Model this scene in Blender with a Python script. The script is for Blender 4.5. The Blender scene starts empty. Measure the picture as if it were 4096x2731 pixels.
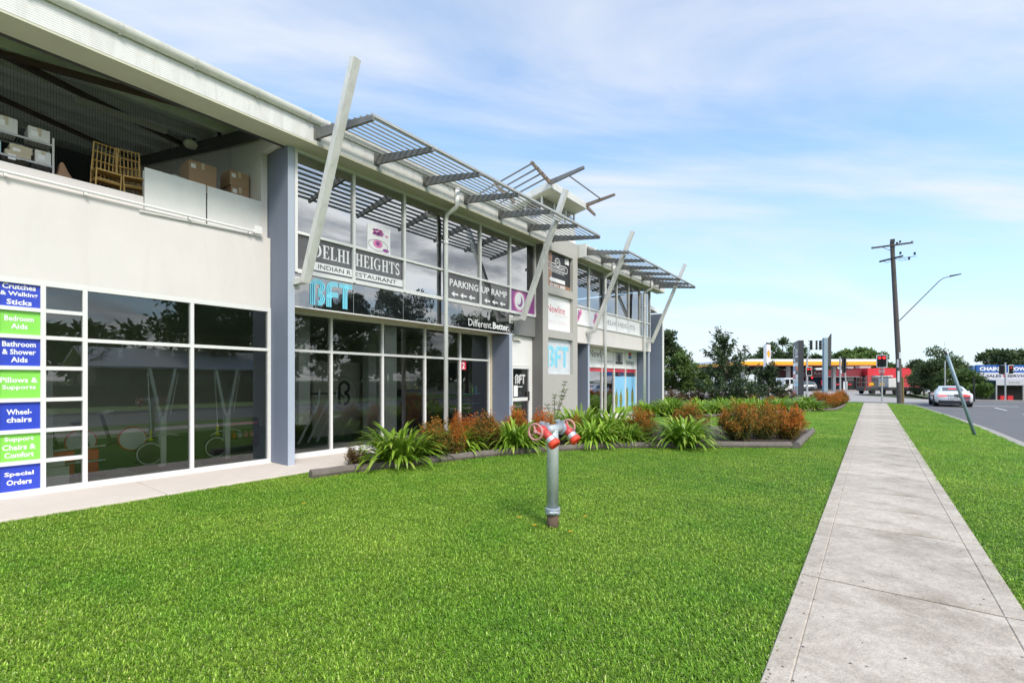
import bpy, math, random
from mathutils import Vector, Matrix

# ------------------------------------------------------------------ camera, sky, sun, exposure
sc = bpy.context.scene
col = sc.collection
TH = math.radians(37.129)            # street runs along +Y; the camera looks 37 degrees left of it
CT, ST = math.cos(TH), math.sin(TH)
cd = bpy.data.cameras.new("camera")
cam = bpy.data.objects.new("camera", cd)
col.objects.link(cam)
cam.location = (0, 0, 1.65)
cam.rotation_euler = (math.radians(90), 0, TH)
cd.sensor_width = 36
cd.lens = 36 * 1902.0 / 4096
cd.shift_y = (1522 - 1365.5) / 4096
cd.clip_start = 0.05
cd.clip_end = 6000
sc.camera = cam

SUN = Vector((0.70, -0.36, 0.80)).normalized()
world = bpy.data.worlds.new("World")
sc.world = world
world.use_nodes = True
wn, wl = world.node_tree.nodes, world.node_tree.links
wn.clear()
w_out = wn.new("ShaderNodeOutputWorld")
w_bg = wn.new("ShaderNodeBackground")
w_bg.inputs[1].default_value = 0.15
w_sky = wn.new("ShaderNodeTexSky")
w_sky.sky_type = 'NISHITA'
w_sky.sun_disc = False
w_sky.sun_elevation = math.asin(SUN.z)
w_sky.sun_rotation = math.atan2(SUN.x, SUN.y)
w_sky.air_density = 1.0
w_sky.dust_density = 1.0
w_sky.ozone_density = 2.0
# thin streaky cloud, laid out on a plane high above the place
w_tc = wn.new("ShaderNodeTexCoord")
w_sep = wn.new("ShaderNodeSeparateXYZ")
wl.new(w_tc.outputs["Generated"], w_sep.inputs[0])
def wmath(op, a, b=None, clamp=False):
    n = wn.new("ShaderNodeMath"); n.operation = op; n.use_clamp = clamp
    for i, s in enumerate((a, b)):
        if s is None: continue
        if isinstance(s, (int, float)): n.inputs[i].default_value = s
        else: wl.new(s, n.inputs[i])
    return n.outputs[0]
w_z = wmath('MAXIMUM', w_sep.outputs[2], 0.0)
w_den = wmath('ADD', w_z, 0.16)
w_cx = wmath('DIVIDE', w_sep.outputs[0], w_den)
w_cy = wmath('DIVIDE', w_sep.outputs[1], w_den)
w_comb = wn.new("ShaderNodeCombineXYZ")
wl.new(w_cx, w_comb.inputs[0]); wl.new(w_cy, w_comb.inputs[1])
w_rot = wn.new("ShaderNodeMapping")
w_rot.inputs["Rotation"].default_value = (0, 0, math.radians(-46))
wl.new(w_comb.outputs[0], w_rot.inputs[0])
w_map = wn.new("ShaderNodeMapping")
w_map.inputs["Scale"].default_value = (0.45, 1.3, 1)
w_map.inputs["Location"].default_value = (7.7, 6.1, 0)
wl.new(w_rot.outputs[0], w_map.inputs[0])
def wnoise(scale, detail, rough, dist):
    n = wn.new("ShaderNodeTexNoise")
    n.inputs["Scale"].default_value = scale; n.inputs["Detail"].default_value = detail
    n.inputs["Roughness"].default_value = rough; n.inputs["Distortion"].default_value = dist
    wl.new(w_map.outputs[0], n.inputs[0])
    return n.outputs[0]
w_n1 = wnoise(1.1, 9, 0.56, 0.5)
w_mr = wn.new("ShaderNodeMapRange")
w_mr.interpolation_type = 'SMOOTHSTEP'
w_mr.inputs[1].default_value = 0.40; w_mr.inputs[2].default_value = 0.74
wl.new(w_n1, w_mr.inputs[0])
# haze towards the horizon
w_hz = wmath('POWER', wmath('SUBTRACT', 1.0, w_z, True), 4.2)
w_hz = wmath('MULTIPLY', w_hz, 0.74)
w_cl = wmath('ADD', wmath('MULTIPLY', w_mr.outputs[0], 0.85), 0.15)
w_veil = wmath('SUBTRACT', 1.0, wmath('MULTIPLY', wmath('SUBTRACT', 1.0, w_hz, True), wmath('SUBTRACT', 1.0, w_cl, True)), True)
w_tint = wn.new("ShaderNodeMixRGB"); w_tint.blend_type = 'MULTIPLY'; w_tint.inputs[0].default_value = 1.0
wl.new(w_sky.outputs[0], w_tint.inputs[1]); w_tint.inputs[2].default_value = (.86, 1.25, 1.40, 1)
w_mix = wn.new("ShaderNodeMixRGB")
wl.new(w_veil, w_mix.inputs[0])
wl.new(w_tint.outputs[0], w_mix.inputs[1])
w_mix.inputs[2].default_value = (3.95, 4.1, 4.4, 1)
# broken grey and white cloud over the far side of the street (the windows mirror it)
w_m2 = wn.new("ShaderNodeMapping"); w_m2.inputs["Scale"].default_value = (.9, .55, 1); w_m2.inputs["Location"].default_value = (.7, 2.1, 0)
wl.new(w_comb.outputs[0], w_m2.inputs[0])
w_n2 = wn.new("ShaderNodeTexNoise"); w_n2.inputs["Scale"].default_value = 1.5; w_n2.inputs["Detail"].default_value = 9; w_n2.inputs["Roughness"].default_value = .58; w_n2.inputs["Distortion"].default_value = .35
wl.new(w_m2.outputs[0], w_n2.inputs[0])
def wrange(src, a, b, lo=0., hi=1.):
    n = wn.new("ShaderNodeMapRange"); n.interpolation_type = 'SMOOTHSTEP'
    for i, v in ((1,a),(2,b),(3,lo),(4,hi)): n.inputs[i].default_value = v
    wl.new(src, n.inputs[0]); return n.outputs[0]
w_side = wrange(w_sep.outputs[0], .2, .6)
w_cov = wmath('MULTIPLY', wmath('MULTIPLY', wrange(w_n2.outputs[0], .36, .54), w_side), .92)
w_ccol = wn.new("ShaderNodeMixRGB"); wl.new(wrange(w_n2.outputs[0], .50, .68), w_ccol.inputs[0])
w_ccol.inputs[1].default_value = (7.6, 7.5, 7.3, 1); w_ccol.inputs[2].default_value = (2.3, 2.4, 2.55, 1)
w_mix2 = wn.new("ShaderNodeMixRGB"); wl.new(w_cov, w_mix2.inputs[0]); wl.new(w_mix.outputs[0], w_mix2.inputs[1]); wl.new(w_ccol.outputs[0], w_mix2.inputs[2])
wl.new(w_mix2.outputs[0], w_bg.inputs[0])
wl.new(w_bg.outputs[0], w_out.inputs[0])

sd = bpy.data.lights.new("sun", 'SUN')
sd.energy = 2.1
sd.angle = math.radians(16)
sd.color = (1.0, 0.93, 0.82)
sun = bpy.data.objects.new("sun", sd)
col.objects.link(sun)
sun.location = (20, -10, 30)
sun.rotation_euler = (-SUN).to_track_quat('-Z', 'Y').to_euler()

sc.view_settings.view_transform = 'Standard'
sc.view_settings.look = 'None'
sc.view_settings.exposure = 0.62
sc.view_settings.gamma = 1
sc.view_settings.use_curve_mapping = False
sc.render.engine = 'CYCLES'
sc.cycles.use_denoising = True
sc.cycles.max_bounces = 8
sc.cycles.diffuse_bounces = 3
sc.cycles.glossy_bounces = 4
sc.cycles.transparent_max_bounces = 16
sc.cycles.caustics_reflective = False
sc.cycles.caustics_refractive = False

# ------------------------------------------------------------------ helpers
class MB:
    """collects shapes; build() links them as ONE mesh object"""
    def __init__(s):
        s.v, s.f, s.t = [], [], []
    def add(s, vs, fs):
        o = len(s.v)
        s.v += [tuple(p) for p in vs]
        s.f += [tuple(i + o for i in f) for f in fs]
        return s
    def box(s, x0, x1, y0, y1, z0, z1):
        if x1 < x0: x0, x1 = x1, x0
        if y1 < y0: y0, y1 = y1, y0
        if z1 < z0: z0, z1 = z1, z0
        return s.add([(x0,y0,z0),(x1,y0,z0),(x1,y1,z0),(x0,y1,z0),(x0,y0,z1),(x1,y0,z1),(x1,y1,z1),(x0,y1,z1)],
                     [(0,3,2,1),(4,5,6,7),(0,1,5,4),(1,2,6,5),(2,3,7,6),(3,0,4,7)])
    def beam(s, p, q, w, h, w2=None, h2=None, up=(0,0,1)):
        p, q = Vector(p), Vector(q); d = (q - p).normalized(); u = Vector(up)
        r = d.cross(u)
        if r.length < 1e-4: r = d.cross(Vector((1,0,0)))
        r.normalize(); u = r.cross(d).normalized()
        w2 = w if w2 is None else w2; h2 = h if h2 is None else h2
        vs = []
        for c, a, b in ((p, w, h), (q, w2, h2)):
            for i, j in ((-1,-1),(1,-1),(1,1),(-1,1)):
                vs.append(c + r * (a * .5 * i) + u * (b * .5 * j))
        return s.add(vs, [(0,1,2,3),(7,6,5,4),(0,4,5,1),(1,5,6,2),(2,6,7,3),(3,7,4,0)])
    def tube(s, pts, r, n=8, caps=True):
        pts = [Vector(p) for p in pts]
        rs = r if isinstance(r, (list, tuple)) else [r] * len(pts)
        o = len(s.v); ref = None
        for i, p in enumerate(pts):
            d = (pts[min(i+1, len(pts)-1)] - pts[max(i-1, 0)]).normalized()
            if ref is None: ref = Vector((0,0,1)) if abs(d.z) < .9 else Vector((1,0,0))
            a = d.cross(ref).normalized(); b = d.cross(a).normalized(); ref = -d.cross(a) if False else ref
            for k in range(n):
                t = 2 * math.pi * k / n
                s.v.append(tuple(p + a * (math.cos(t) * rs[i]) + b * (math.sin(t) * rs[i])))
        for i in range(len(pts) - 1):
            for k in range(n):
                s.f.append((o+i*n+k, o+(i+1)*n+k, o+(i+1)*n+(k+1)%n, o+i*n+(k+1)%n))
        if caps:
            s.f.append(tuple(o + k for k in range(n)))
            s.f.append(tuple(o + (len(pts)-1)*n + n-1-k for k in range(n)))
        return s
    def prism(s, poly, vec):
        n = len(poly); vec = Vector(vec)
        vs = [Vector(p) for p in poly] + [Vector(p) + vec for p in poly]
        fs = [tuple(range(n))[::-1], tuple(range(n, 2*n))] + [(i, (i+1) % n, n+(i+1) % n, n+i) for i in range(n)]
        return s.add(vs, fs)
    def quad(s, *p):
        return s.add(p, [tuple(range(len(p)))])
    def lathe(s, prof, c=(0,0,0), n=16, axis=(0,0,1), cap=True):
        ax = Vector(axis).normalized(); c = Vector(c)
        a = ax.cross(Vector((1,0,0)) if abs(ax.x) < .8 else Vector((0,1,0))).normalized(); b = ax.cross(a)
        o = len(s.v); m = len(prof)
        for r, z in prof:
            for k in range(n):
                t = 2*math.pi*k/n
                s.v.append(tuple(c + ax*z + a*(r*math.cos(t)) + b*(r*math.sin(t))))
        for i in range(m-1):
            for k in range(n):
                s.f.append((o+i*n+k, o+i*n+(k+1)%n, o+(i+1)*n+(k+1)%n, o+(i+1)*n+k))
        if cap:
            s.f.append(tuple(o+k for k in range(n))[::-1]); s.f.append(tuple(o+(m-1)*n+k for k in range(n)))
        return s
    def torus(s, c, axis, R, r, n=24, m=8):
        ax = Vector(axis).normalized(); c = Vector(c)
        a = ax.cross(Vector((1,0,0)) if abs(ax.x) < .8 else Vector((0,1,0))).normalized(); b = ax.cross(a)
        o = len(s.v)
        for i in range(n):
            t = 2*math.pi*i/n; d = a*math.cos(t) + b*math.sin(t)
            for k in range(m):
                u = 2*math.pi*k/m
                s.v.append(tuple(c + d*(R + r*math.cos(u)) + ax*(r*math.sin(u))))
        for i in range(n):
            for k in range(m):
                s.f.append((o+i*m+k, o+((i+1)%n)*m+k, o+((i+1)%n)*m+(k+1)%m, o+i*m+(k+1)%m))
        return s
    def mesh(s, name, org=(0,0,0), smooth=False):
        me = bpy.data.meshes.new(name)
        ox, oy, oz = org
        me.from_pydata([(x-ox, y-oy, z-oz) for x, y, z in s.v], [], s.f)
        if s.t:
            a = me.attributes.new("tone", 'FLOAT', 'POINT'); a.data.foreach_set("value", s.t)
        if smooth:
            me.polygons.foreach_set("use_smooth", [True] * len(me.polygons))
        me.update()
        return me
    def build(s, name, mat, parent=None, smooth=False, world=True, bevel=0):
        org = origin(parent) if world else (0,0,0)
        me = s.mesh(name, org, smooth)
        me.materials.append(MAT[mat] if isinstance(mat, str) else mat)
        o = bpy.data.objects.new(name, me)
        col.objects.link(o)
        if parent: o.parent = parent
        if bevel:
            b = o.modifiers.new("bevel", 'BEVEL'); b.width = bevel; b.segments = 2; b.limit_method = 'ANGLE'
        if smooth == 'auto':
            pass
        return o

def origin(o):
    v = Vector((0,0,0))
    while o is not None:
        v += o.location; o = o.parent
    return v
def tag(o, label=None, cat=None, group=None, kind=None):
    if label: o["label"] = label
    if cat: o["category"] = cat
    if group: o["group"] = group
    if kind: o["kind"] = kind
    return o
def thing(name, label, cat, loc=(0,0,0), rz=0, group=None):
    o = bpy.data.objects.new(name, None)
    o.empty_display_size = .1
    col.objects.link(o)
    o.location = loc; o.rotation_euler = (0, 0, rz)
    return tag(o, label, cat, group)
def struct(name, mb, mat, parent=None, smooth=False):
    o = mb.build(name, mat, parent, smooth)
    if parent is None: o["kind"] = "structure"
    return o
def copy_tree(o, parent=None):
    c = o.copy(); col.objects.link(c); c.parent = parent
    for ch in [k for k in bpy.data.objects if k.parent == o]:
        copy_tree(ch, c)
    return c
def W(l, d, z=0.0):
    """a point l metres to the right and d metres ahead of the kerbside standpoint, along the far forecourt's axes"""
    return Vector((CT*l - ST*d, ST*l + CT*d, z))

# ------------------------------------------------------------------ materials
MAT = {}
def nt(name):
    m = bpy.data.materials.new(name); m.use_nodes = True
    n = m.node_tree.nodes; n.clear()
    out = n.new("ShaderNodeOutputMaterial")
    return m, n, m.node_tree.links, out
def M(name, c, rough=.6, metal=0., var=.08, vs=2.5, bump=0., bs=60., spec=.5, stain=0., sscale=.6, coat=0., emit=0., objvar=0., streak=0., srange=(.45,.72)):
    m, n, l, out = nt(name)
    p = n.new("ShaderNodeBsdfPrincipled")
    p.inputs["Roughness"].default_value = rough; p.inputs["Metallic"].default_value = metal
    p.inputs["Specular IOR Level"].default_value = spec
    p.inputs["Coat Weight"].default_value = coat
    tc = n.new("ShaderNodeTexCoord")
    nz = n.new("ShaderNodeTexNoise"); nz.inputs["Scale"].default_value = vs; nz.inputs["Detail"].default_value = 6
    nz.inputs["Roughness"].default_value = .65
    l.new(tc.outputs["Object"], nz.inputs[0])
    mx = n.new("ShaderNodeMixRGB")
    mx.inputs[1].default_value = tuple(max(0, x*(1-var*1.6)) for x in c) + (1,)
    mx.inputs[2].default_value = tuple(min(1, x*(1+var*1.6)) for x in c) + (1,)
    l.new(nz.outputs[0], mx.inputs[0])
    src = mx.outputs[0]
    if stain:
        n2 = n.new("ShaderNodeTexNoise"); n2.inputs["Scale"].default_value = sscale; n2.inputs["Detail"].default_value = 8
        n2.inputs["Roughness"].default_value = .7; n2.inputs["Distortion"].default_value = .6
        mp = n.new("ShaderNodeMapping"); mp.inputs["Scale"].default_value = (1, 1, streak or 1)
        l.new(tc.outputs["Object"], mp.inputs[0]); l.new(mp.outputs[0], n2.inputs[0])
        mr = n.new("ShaderNodeMapRange"); mr.inputs[1].default_value = srange[0]; mr.inputs[2].default_value = srange[1]
        mr.inputs[4].default_value = stain
        l.new(n2.outputs[0], mr.inputs[0])
        m2 = n.new("ShaderNodeMixRGB"); m2.blend_type = 'MULTIPLY'; m2.inputs[2].default_value = (.38, .34, .29, 1)
        l.new(mr.outputs[0], m2.inputs[0]); l.new(src, m2.inputs[1]); src = m2.outputs[0]
    if objvar:
        oi = n.new("ShaderNodeObjectInfo"); hs = n.new("ShaderNodeHueSaturation")
        mr2 = n.new("ShaderNodeMapRange"); mr2.inputs[3].default_value = 1-objvar; mr2.inputs[4].default_value = 1+objvar
        l.new(oi.outputs["Random"], mr2.inputs[0]); l.new(mr2.outputs[0], hs.inputs["Value"]); l.new(src, hs.inputs["Color"]); src = hs.outputs[0]
    l.new(src, p.inputs["Base Color"])
    if bump:
        nb = n.new("ShaderNodeTexNoise"); nb.inputs["Scale"].default_value = bs; nb.inputs["Detail"].default_value = 4
        l.new(tc.outputs["Object"], nb.inputs[0])
        b = n.new("ShaderNodeBump"); b.inputs["Strength"].default_value = bump; b.inputs["Distance"].default_value = .01
        l.new(nb.outputs[0], b.inputs["Height"]); l.new(b.outputs[0], p.inputs["Normal"])
    if emit:
        p.inputs["Emission Color"].default_value = tuple(c) + (1,); p.inputs["Emission Strength"].default_value = emit
    l.new(p.outputs[0], out.inputs[0])
    MAT[name] = m
    return m
def GLOSS(name, c, ior, rough=.02):
    m, n, l, out = nt(name)
    f = n.new("ShaderNodeFresnel"); f.inputs[0].default_value = ior
    d = n.new("ShaderNodeBsdfDiffuse"); d.inputs[0].default_value = tuple(c) + (1,)
    g = n.new("ShaderNodeBsdfGlossy"); g.inputs["Roughness"].default_value = rough
    tc = n.new("ShaderNodeTexCoord"); nz = n.new("ShaderNodeTexNoise"); nz.inputs["Scale"].default_value = 2.5; nz.inputs["Detail"].default_value = 2
    b = n.new("ShaderNodeBump"); b.inputs["Strength"].default_value = .12; b.inputs["Distance"].default_value = .02
    l.new(tc.outputs["Object"], nz.inputs[0]); l.new(nz.outputs[0], b.inputs["Height"]); l.new(b.outputs[0], g.inputs["Normal"])
    mx = n.new("ShaderNodeMixShader")
    l.new(f.outputs[0], mx.inputs[0]); l.new(d.outputs[0], mx.inputs[1]); l.new(g.outputs[0], mx.inputs[2]); l.new(mx.outputs[0], out.inputs[0])
    MAT[name] = m
def LEAF(name, ramp, rough=.45, trans=.25, objvar=.12, tonevar=0.):
    m, n, l, out = nt(name)
    at = n.new("ShaderNodeAttribute"); at.attribute_name = "tone"
    cr = n.new("ShaderNodeValToRGB")
    els = cr.color_ramp.elements
    while len(els) < len(ramp): els.new(.5)
    for e, (pos, c) in zip(els, ramp): e.position = pos; e.color = tuple(c) + (1,)
    oi = n.new("ShaderNodeObjectInfo")
    if tonevar:
        ma = n.new("ShaderNodeMath"); ma.operation = 'MULTIPLY_ADD'; ma.inputs[1].default_value = tonevar*2; ma.inputs[2].default_value = -tonevar
        ms = n.new("ShaderNodeMath"); ms.operation = 'FRACT'; mk = n.new("ShaderNodeMath"); mk.operation = 'MULTIPLY'; mk.inputs[1].default_value = 7.31
        l.new(oi.outputs["Random"], mk.inputs[0]); l.new(mk.outputs[0], ms.inputs[0]); l.new(ms.outputs[0], ma.inputs[0])
        ad = n.new("ShaderNodeMath"); ad.operation = 'ADD'; l.new(at.outputs["Fac"], ad.inputs[0]); l.new(ma.outputs[0], ad.inputs[1]); l.new(ad.outputs[0], cr.inputs[0])
    else:
        l.new(at.outputs["Fac"], cr.inputs[0])
    hs = n.new("ShaderNodeHueSaturation")
    mr = n.new("ShaderNodeMapRange"); mr.inputs[3].default_value = 1-objvar; mr.inputs[4].default_value = 1+objvar
    l.new(oi.outputs["Random"], mr.inputs[0]); l.new(mr.outputs[0], hs.inputs["Value"]); l.new(cr.outputs[0], hs.inputs["Color"])
    p = n.new("ShaderNodeBsdfPrincipled"); p.inputs["Roughness"].default_value = rough; p.inputs["Specular IOR Level"].default_value = .35
    t = n.new("ShaderNodeBsdfTranslucent"); mx = n.new("ShaderNodeMixShader"); mx.inputs[0].default_value = trans
    l.new(hs.outputs[0], p.inputs["Base Color"]); l.new(hs.outputs[0], t.inputs[0])
    l.new(p.outputs[0], mx.inputs[1]); l.new(t.outputs[0], mx.inputs[2]); l.new(mx.outputs[0], out.inputs[0])
    MAT[name] = m
def GLASS(name, tint=(.55,.6,.58), ior=1.75, wav=.0):
    m, n, l, out = nt(name)
    f = n.new("ShaderNodeFresnel"); f.inputs[0].default_value = ior
    t = n.new("ShaderNodeBsdfTransparent"); t.inputs[0].default_value = tuple(tint) + (1,)
    g = n.new("ShaderNodeBsdfGlossy"); g.inputs["Roughness"].default_value = .0; g.inputs[0].default_value = (.95,.97,1,1)
    if wav:
        tc = n.new("ShaderNodeTexCoord"); nz = n.new("ShaderNodeTexNoise"); nz.inputs["Scale"].default_value = 1.3; nz.inputs["Detail"].default_value = 1
        b = n.new("ShaderNodeBump"); b.inputs["Strength"].default_value = wav; b.inputs["Distance"].default_value = .02
        l.new(tc.outputs["Object"], nz.inputs[0]); l.new(nz.outputs[0], b.inputs["Height"]); l.new(b.outputs[0], g.inputs["Normal"])
    mx = n.new("ShaderNodeMixShader")
    l.new(f.outputs[0], mx.inputs[0]); l.new(t.outputs[0], mx.inputs[1]); l.new(g.outputs[0], mx.inputs[2]); l.new(mx.outputs[0], out.inputs[0])
    MAT[name] = m

M("wall_cream", (.74,.70,.675), .75, var=.035, vs=1.2, bump=.08, bs=180, stain=.09, sscale=2.4, streak=.16)
M("wall_white", (.82,.81,.79), .7, var=.03, stain=.06)
M("panel_white", (.72,.72,.70), .6, var=.04, stain=.12, sscale=1.2)
M("frame_white", (.78,.775,.76), .4, var=.02)
M("fin_blue", (.175,.205,.275), .7, var=.06, vs=1.5, bump=.1, bs=200, stain=.12)
M("fin_edge", (.42,.47,.56), .6, var=.04)
M("fascia", (.72,.72,.695), .5, var=.04, stain=.30, sscale=5, streak=.2)
M("gutter", (.80,.79,.74), .45, var=.05, stain=.35, sscale=2.5)
M("soffit", (.60,.59,.46), .8, var=.05, stain=.2)
M("soffit_tan", (.58,.51,.37), .8, var=.05)
M("sheet_under", (.82,.83,.77), .6, var=.1, stain=.3)
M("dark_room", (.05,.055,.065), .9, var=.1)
M("roof_sheet", (.45,.45,.43), .5, var=.05)
M("steel_brown", (.10,.06,.05), .7, var=.15)
M("steel_dark", (.06,.06,.06), .7, var=.1)
M("galv", (.46,.47,.47), .5, metal=.25, var=.12, vs=9, stain=.3, sscale=3)
M("galv_dark", (.22,.22,.215), .55, metal=.3, var=.15, vs=6, stain=.5, sscale=2)
M("rust_steel", (.26,.20,.16), .75, var=.25, vs=8, stain=.5)
M("strut", (.72,.715,.69), .55, var=.06, vs=3, stain=.45, sscale=5, streak=.25)
M("downpipe", (.86,.86,.85), .4, var=.03, stain=.1)
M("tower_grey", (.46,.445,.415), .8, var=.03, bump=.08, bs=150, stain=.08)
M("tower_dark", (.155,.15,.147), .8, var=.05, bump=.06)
M("spandrel_grey", (.22,.22,.215), .75, var=.08, vs=4)
M("vinyl_blue", (.035,.07,.55), .3, var=.02)
M("vinyl_green", (.26,.72,.10), .3, var=.02)
M("print_white", (.85,.85,.85), .35, var=.01)
M("print_dark", (.03,.03,.035), .4, var=.02)
M("print_grey", (.35,.35,.36), .4)
M("print_red", (.62,.03,.06), .35, var=.02)
M("print_pink", (.75,.22,.45), .35, var=.1, vs=14)
M("print_purple", (.30,.07,.28), .35, var=.3, vs=20)
M("print_faint", (.80,.66,.66), .4)
M("print_cyan", (.22,.72,.92), .3, var=.02)
M("print_blue", (.03,.12,.45), .4, var=.02)
M("print_sky", (.26,.58,.92), .35, var=.12, vs=2.2)
M("print_leaf", (.22,.24,.05), .4, var=.6, vs=16)
M("print_lawn", (.30,.52,.06), .4, var=.35, vs=9)
M("print_tan", (.35,.20,.13), .35, var=.5, vs=3.5)
M("print_silver", (.62,.66,.70), .25, var=.2, vs=2.5)
M("concrete", (.575,.50,.415), .9, var=.26, vs=22, bump=.6, bs=55, stain=.58, sscale=1.9, objvar=.10, srange=(.40,.66))
M("concrete_joint", (.05,.045,.04), .9, var=.2)
M("strip_concrete", (.72,.63,.56), .85, var=.05, vs=5, bump=.2, bs=120, stain=.12)
M("kerb", (.42,.385,.35), .9, var=.15, vs=7, bump=.3, stain=.4)
M("asphalt", (.165,.162,.165), .9, var=.18, vs=14, bump=.35, bs=160, stain=.28, sscale=.3)
M("forecourt", (.40,.37,.345), .9, var=.08, vs=1, stain=.2)
M("road_paint", (.78,.78,.76), .7, var=.08, vs=10)
M("soil", (.060,.040,.028), .95, var=.35, vs=12, bump=.8, bs=40)
M("lawn_base", (.075,.13,.024), .95, var=.35, vs=6, bump=.6, bs=60)
M("far_grass", (.17,.27,.05), .95, var=.4, vs=5, bump=.5, bs=50)
M("ground", (.09,.115,.05), .95, var=.3, vs=.15)
M("timber", (.17,.145,.125), .85, var=.3, vs=6, bump=.5, bs=30, stain=.4, sscale=3)
M("pole_wood", (.115,.10,.09), .9, var=.3, vs=5, bump=.5, bs=25, stain=.3)
M("pole_brown", (.24,.17,.06), .8, var=.2)
M("hydrant_galv", (.52,.57,.575), .42, metal=.35, var=.14, vs=22, stain=.2, sscale=6)
M("hydrant_cast", (.40,.44,.50), .5, metal=.3, var=.08, vs=14)
M("hydrant_red", (.60,.07,.06), .42, var=.1, vs=14, stain=.25, sscale=8)
M("hydrant_orange", (.80,.065,.03), .4, var=.06)
M("hydrant_pink", (.55,.27,.24), .6, var=.12, vs=12)
M("rust", (.13,.085,.06), .85, var=.35, vs=16, bump=.3)
M("alu", (.62,.63,.64), .35, metal=.7, var=.05)
M("leanpole", (.27,.36,.42), .5, metal=.2, var=.1, vs=6, stain=.25, sscale=3)
M("petal", (.75,.42,.02), .6, var=.1)
M("bark", (.11,.085,.065), .9, var=.3, vs=8, bump=.5)
M("cardboard", (.42,.28,.17), .8, var=.06)
M("box_white", (.72,.71,.69), .7, var=.04)
M("bag_paper", (.38,.22,.13), .8, var=.15)
M("gold_chair", (.60,.38,.12), .4, metal=.2, var=.12, vs=10)
M("curtain", (.50,.50,.48), .85, var=.06)
M("rubber_floor", (.16,.26,.15), .85, var=.1)
M("turf_green", (.04,.12,.04), .9, var=.2, vs=6)
M("gym_wall", (.60,.57,.50), .85, var=.05)
M("gym_steel", (.66,.68,.67), .4, metal=0., var=.05)
M("disc_silver", (.74,.75,.76), .35, var=.05)
M("gym_black", (.02,.02,.02), .5)
M("hi_vis", (.75,.80,.03), .4)
M("kettle_pink", (.70,.28,.30), .5)
M("kettle_orange", (.70,.22,.02), .5)
M("kettle_grey", (.62,.64,.66), .5)
M("sled_red", (.80,.07,.05), .4)
M("trophy_gold", (.75,.62,.32), .25, metal=.8)
M("wood_base", (.45,.26,.10), .6)
M("tube_light", (.70,.68,.58), .5)
M("car_white", (.80,.81,.83), .25, var=.01, coat=.8)
M("car_grey", (.20,.22,.24), .3, var=.02, coat=.6)
M("car_glass", (.02,.022,.025), .03, spec=.9, coat=.5)
M("tyre", (.02,.02,.02), .8)
M("rim", (.30,.31,.33), .35, metal=.6)
M("car_dark", (.02,.021,.024), .5)
M("lamp_red", (1.0,.02,.02), .3, emit=2.2)
M("lamp_red_dim", (.5,.012,.012), .3, emit=.3)
M("lamp_off", (.03,.045,.04), .3)
M("signal_black", (.018,.02,.022), .6)
M("station_red", (.62,.028,.04), .5, var=.04)
M("station_red_shaded", (.22,.025,.035), .5, var=.06)  # the shop's red with the canopy's shade put into the colour
M("station_white", (.80,.80,.82), .5)
M("station_yellow", (.85,.43,.01), .5)
M("station_orange", (.72,.20,.05), .5)
M("station_dark", (.05,.045,.05), .6)
M("pylon_grey", (.05,.05,.055), .5, var=.05)
M("shop_blue", (.02,.10,.36), .5, var=.03)
M("shop_green", (.06,.30,.10), .5)
M("shop_side_blue", (.10,.21,.40), .6)
M("awning_grey", (.52,.53,.58), .6)
M("warning_orange", (.85,.35,.01), .5)
M("insulator_green", (.02,.18,.15), .3)
M("brick_house", (.20,.18,.16), .85)
M("house_roof", (.62,.63,.64), .7, var=.12, vs=3)
GLOSS("black_gloss", (.012,.013,.016), 3.6)
GLOSS("film_dark", (.06,.06,.066), 1.9, .05)
GLASS("glass", (.88,.92,.88), 2.0, .02)
GLASS("glass_up", (.5,.54,.55), 5.2, .02)
GLASS("glass_rw", (.65,.7,.7), 4.2, .015)
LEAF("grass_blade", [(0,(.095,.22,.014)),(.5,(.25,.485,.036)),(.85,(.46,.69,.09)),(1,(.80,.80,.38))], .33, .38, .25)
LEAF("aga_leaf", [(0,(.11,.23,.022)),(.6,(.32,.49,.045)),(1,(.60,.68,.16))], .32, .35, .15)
LEAF("nandina_leaf", [(0,(.085,.115,.025)),(.32,(.17,.16,.03)),(.52,(.40,.20,.03)),(.78,(.68,.20,.03)),(1,(.72,.12,.035))], .45, .35, .15, .14)
LEAF("nandina_brown", [(0,(.07,.05,.02)),(.6,(.16,.09,.03)),(1,(.30,.11,.04))], .5, .25, .15)
LEAF("dark_leaf", [(0,(.03,.056,.022)),(.6,(.068,.112,.042)),(1,(.17,.215,.09))], .4, .2, .15)
LEAF("tree_leaf", [(0,(.042,.07,.026)),(.6,(.085,.13,.045)),(1,(.17,.22,.085))], .5, .25, .2)
LEAF("bush_leaf", [(0,(.045,.085,.02)),(.6,(.105,.175,.038)),(1,(.23,.30,.08))], .5, .25, .2)
LEAF("pale_leaf", [(0,(.06,.11,.03)),(.6,(.14,.20,.06)),(1,(.34,.40,.18))], .5, .3, .15)
LEAF("hedge_leaf", [(0,(.06,.11,.025)),(.7,(.14,.24,.05)),(1,(.34,.44,.10))], .5, .25, .15)
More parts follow.
